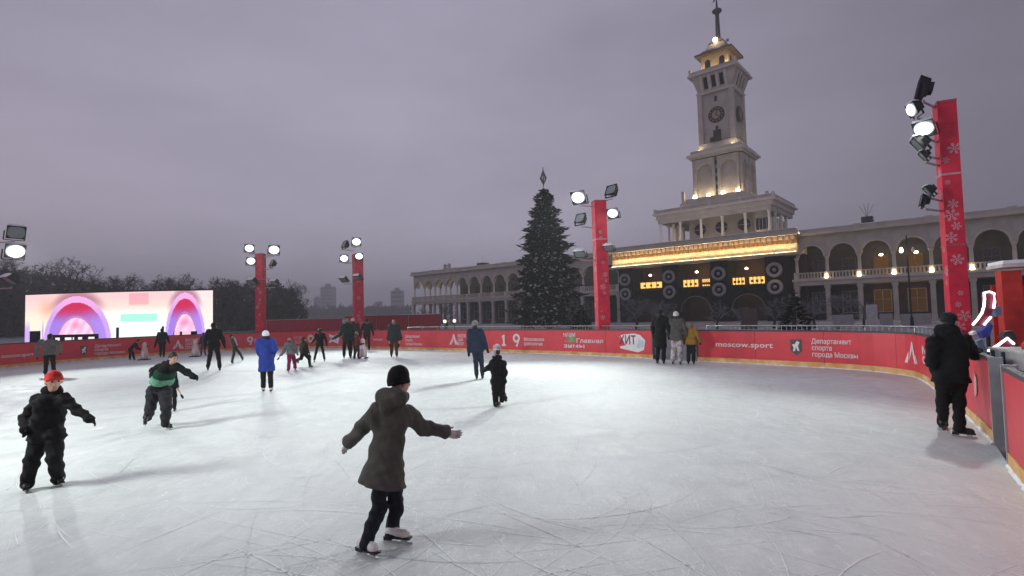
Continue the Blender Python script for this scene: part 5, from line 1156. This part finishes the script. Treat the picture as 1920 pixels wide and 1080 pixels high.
pers('child in grey-green helmet and red-black suit pushing a white aid in the far cluster', 669, 622, 673, 70, 4, jacket=cloth('red_black', (.12, .016, .022)), trousers=cloth('red_black_dark', (.04, .014, .018)), hat=cloth('grey_green', (.20, .21, .18)), j=dict(wrR=(679, 645), elR=(674, 646)), leg=1.1)
pers('man in black with grey collar standing right of the three-lamp mast', 688, 598, 657, 10, 4, hat=cloth('dark_cap', (.02, .012, .015)), scarf=cloth('ash', (.14, .13, .13)), jacket=cloth('black_red', (.016, .011, .013)))
pers('man in dark teal jacket standing alone with hands in pockets by the far boards', 739, 600, 670, 0, 5, jacket=cloth('dark_teal', (.022, .034, .036)), trousers=cloth('brown_trousers', (.05, .026, .02)), hair=HAIRB, puff=1.2, hem=.45, j=dict(elL=(728, 634), wrL=(731, 646), elR=(751, 634), wrR=(748, 646)))
pers('man in navy jacket and grey hat skating away, left hand hanging', 898, 602, 713, 10, 6, xc=891, jacket=NAVY, trousers=cloth('dark_denim', (.018, .024, .045)), hat=cloth('grey_beanie', (.19, .19, .19)), puff=1.05, hem=.46, leg=.95, j=dict(elL=(879, 640), wrL=(879, 659), elR=(908, 637), wrR=(913, 653)), feet=[(893, 714, 895, 709), (903, 713, 907, 708)])
person('child in black snowsuit and pale patterned ear-flap hat gliding away at the centre', [(928, 766, 940, 760), (948, 752, 946, 744, 11.5, .1)], 638, 931, face=-25, near=True, H=1.38,
       j=dict(head=(931, 656), neck=(932, 673), hip=(934, 715), shL=(924, 679), elL=(916, 690), wrL=(908, 694, .1), shR=(943, 680), elR=(947, 698), wrR=(945, 714), knL=(929, 738), anL=(930, 757), knR=(941, 735), anR=(942, 750)), jacket=BLK, hat=cloth('pale_pattern', (.42, .38, .42), .7), hatstyle='flaps', scarf=cloth('black_scarf', (.012, .009, .011)), hem=.37, leg=1.15, puff=1.05, headface=-55)
GR = 'people standing in the opening of the boards'
pers('tall person in long black coat at the left of the board opening', 1239, 581, 682, 30, 6, hat=cloth('black_cap', (.016, .016, .018)), hem=.30, puff=1.15, group=GR, flare=.01)
pers('person in long grey coat with white cap rim and pale patterned trousers at the opening', 1269, 585, 683, 20, 7, jacket=cloth('warm_grey', (.085, .078, .074)), trousers=cloth('pale_camouflage', (.38, .35, .36), .75), hat=cloth('white_rim', (.62, .60, .58), .1), hem=.44, leg=1.2, puff=1.15, group=GR, boot=mat('pinkish_boot', (.30, .16, .16), .6))
pers('child in mustard jacket with fair hood and dark green-black trousers at the opening', 1296, 605, 683, 15, 5, jacket=cloth('mustard', (.30, .17, .03)), trousers=cloth('green_black', (.010, .016, .014)), hair=HAIRB, puff=1.15, hem=.47, leg=1.15, group=GR)
person('heavy man in black hooded jacket leaning at the right boards, seen from behind', [(1761, 811, 1778, 797), (1789, 818, 1826, 822)], 583, 1779, face=25, near=True, H=1.80,
       j=dict(head=(1780, 604, .05), neck=(1778, 624), hip=(1782, 712), shL=(1752, 640, 0), elL=(1748, 678, .05), wrL=(1760, 705, .25), shR=(1806, 638, 0), elR=(1826, 664, .05), wrR=(1830, 660, .35), hiL=(1770, 716), hiR=(1796, 716), knL=(1767, 757, .1), anL=(1768, 794, .05), knR=(1798, 760), anR=(1799, 803)),
       jacket=cloth('black_navy', (.006, .007, .009)), trousers=BLK, hat=cloth('charcoal_cap', (.020, .021, .023)), scarf=cloth('slate_collar', (.030, .034, .034)), hem=.505, leg=1.0, puff=1.22, tw=1.15, boot=BOOTB, hood='down')
# skating aids
def aid(px, py, label, body, belly, k=1.0):
    p = G(px, py); rt = empty('skating_aid', (p[0], p[1], 0), 0); tag(rt, label, 'skating aid'); k *= 1.0
    MB().lathe([(.20*k, .06), (.23*k, .25), (.20*k, .5), (.13*k, .68), (.14*k, .78), (.11*k, .9), (.02, .95)], n=12).build('figure_body', body, rt, True)
    MB().lathe([(.10*k, .10), (.13*k, .25), (.10*k, .45), (.02, .55)], 0, -.12*k, 10).build('front_patch', belly, rt, True)
    for s_ in (-1, 1): MB().box(s_*.16-.03, s_*.16+.03, -.36*k, .30*k, 0.002, .055).build('runner', SOLE, rt); MB().tube([(s_*.12*k, 0, .72), (s_*.26*k, .10, .74)], .018, 5).build('handle', BLACK, rt)
aid(271, 675, 'pale pink skating aid pushed by the bent child at the left boards', mat('pale_pink_plastic', (.66, .44, .40), .4), WHITE, .75)
aid(366, 669, 'pale skating aid left of the child in purple', mat('cream_plastic', (.66, .52, .50), .4), WHITE, .8)
aid(681, 672, 'white skating aid in front of the far cluster of skaters', mat('white_plastic', (.75, .72, .74), .4), mat('pinkish_plastic', (.6, .35, .4), .4), .8)

# ------------------------------------------------------------------ haze
hz = bpy.data.materials.new('haze'); hz.use_nodes = True; t = hz.node_tree; t.nodes.clear(); o_ = N(t, 'ShaderNodeOutputMaterial'); v_ = N(t, 'ShaderNodeVolumePrincipled'); v_.inputs['Color'].default_value = (.95, .95, .97, 1); v_.inputs['Density'].default_value = HAZE
t.links.new(v_.outputs[0], o_.inputs['Volume'])
if HAZE > 0: MB().box(-890, 890, -55, 1390, -1.2, 69).build('haze', hz)['kind'] = 'stuff'
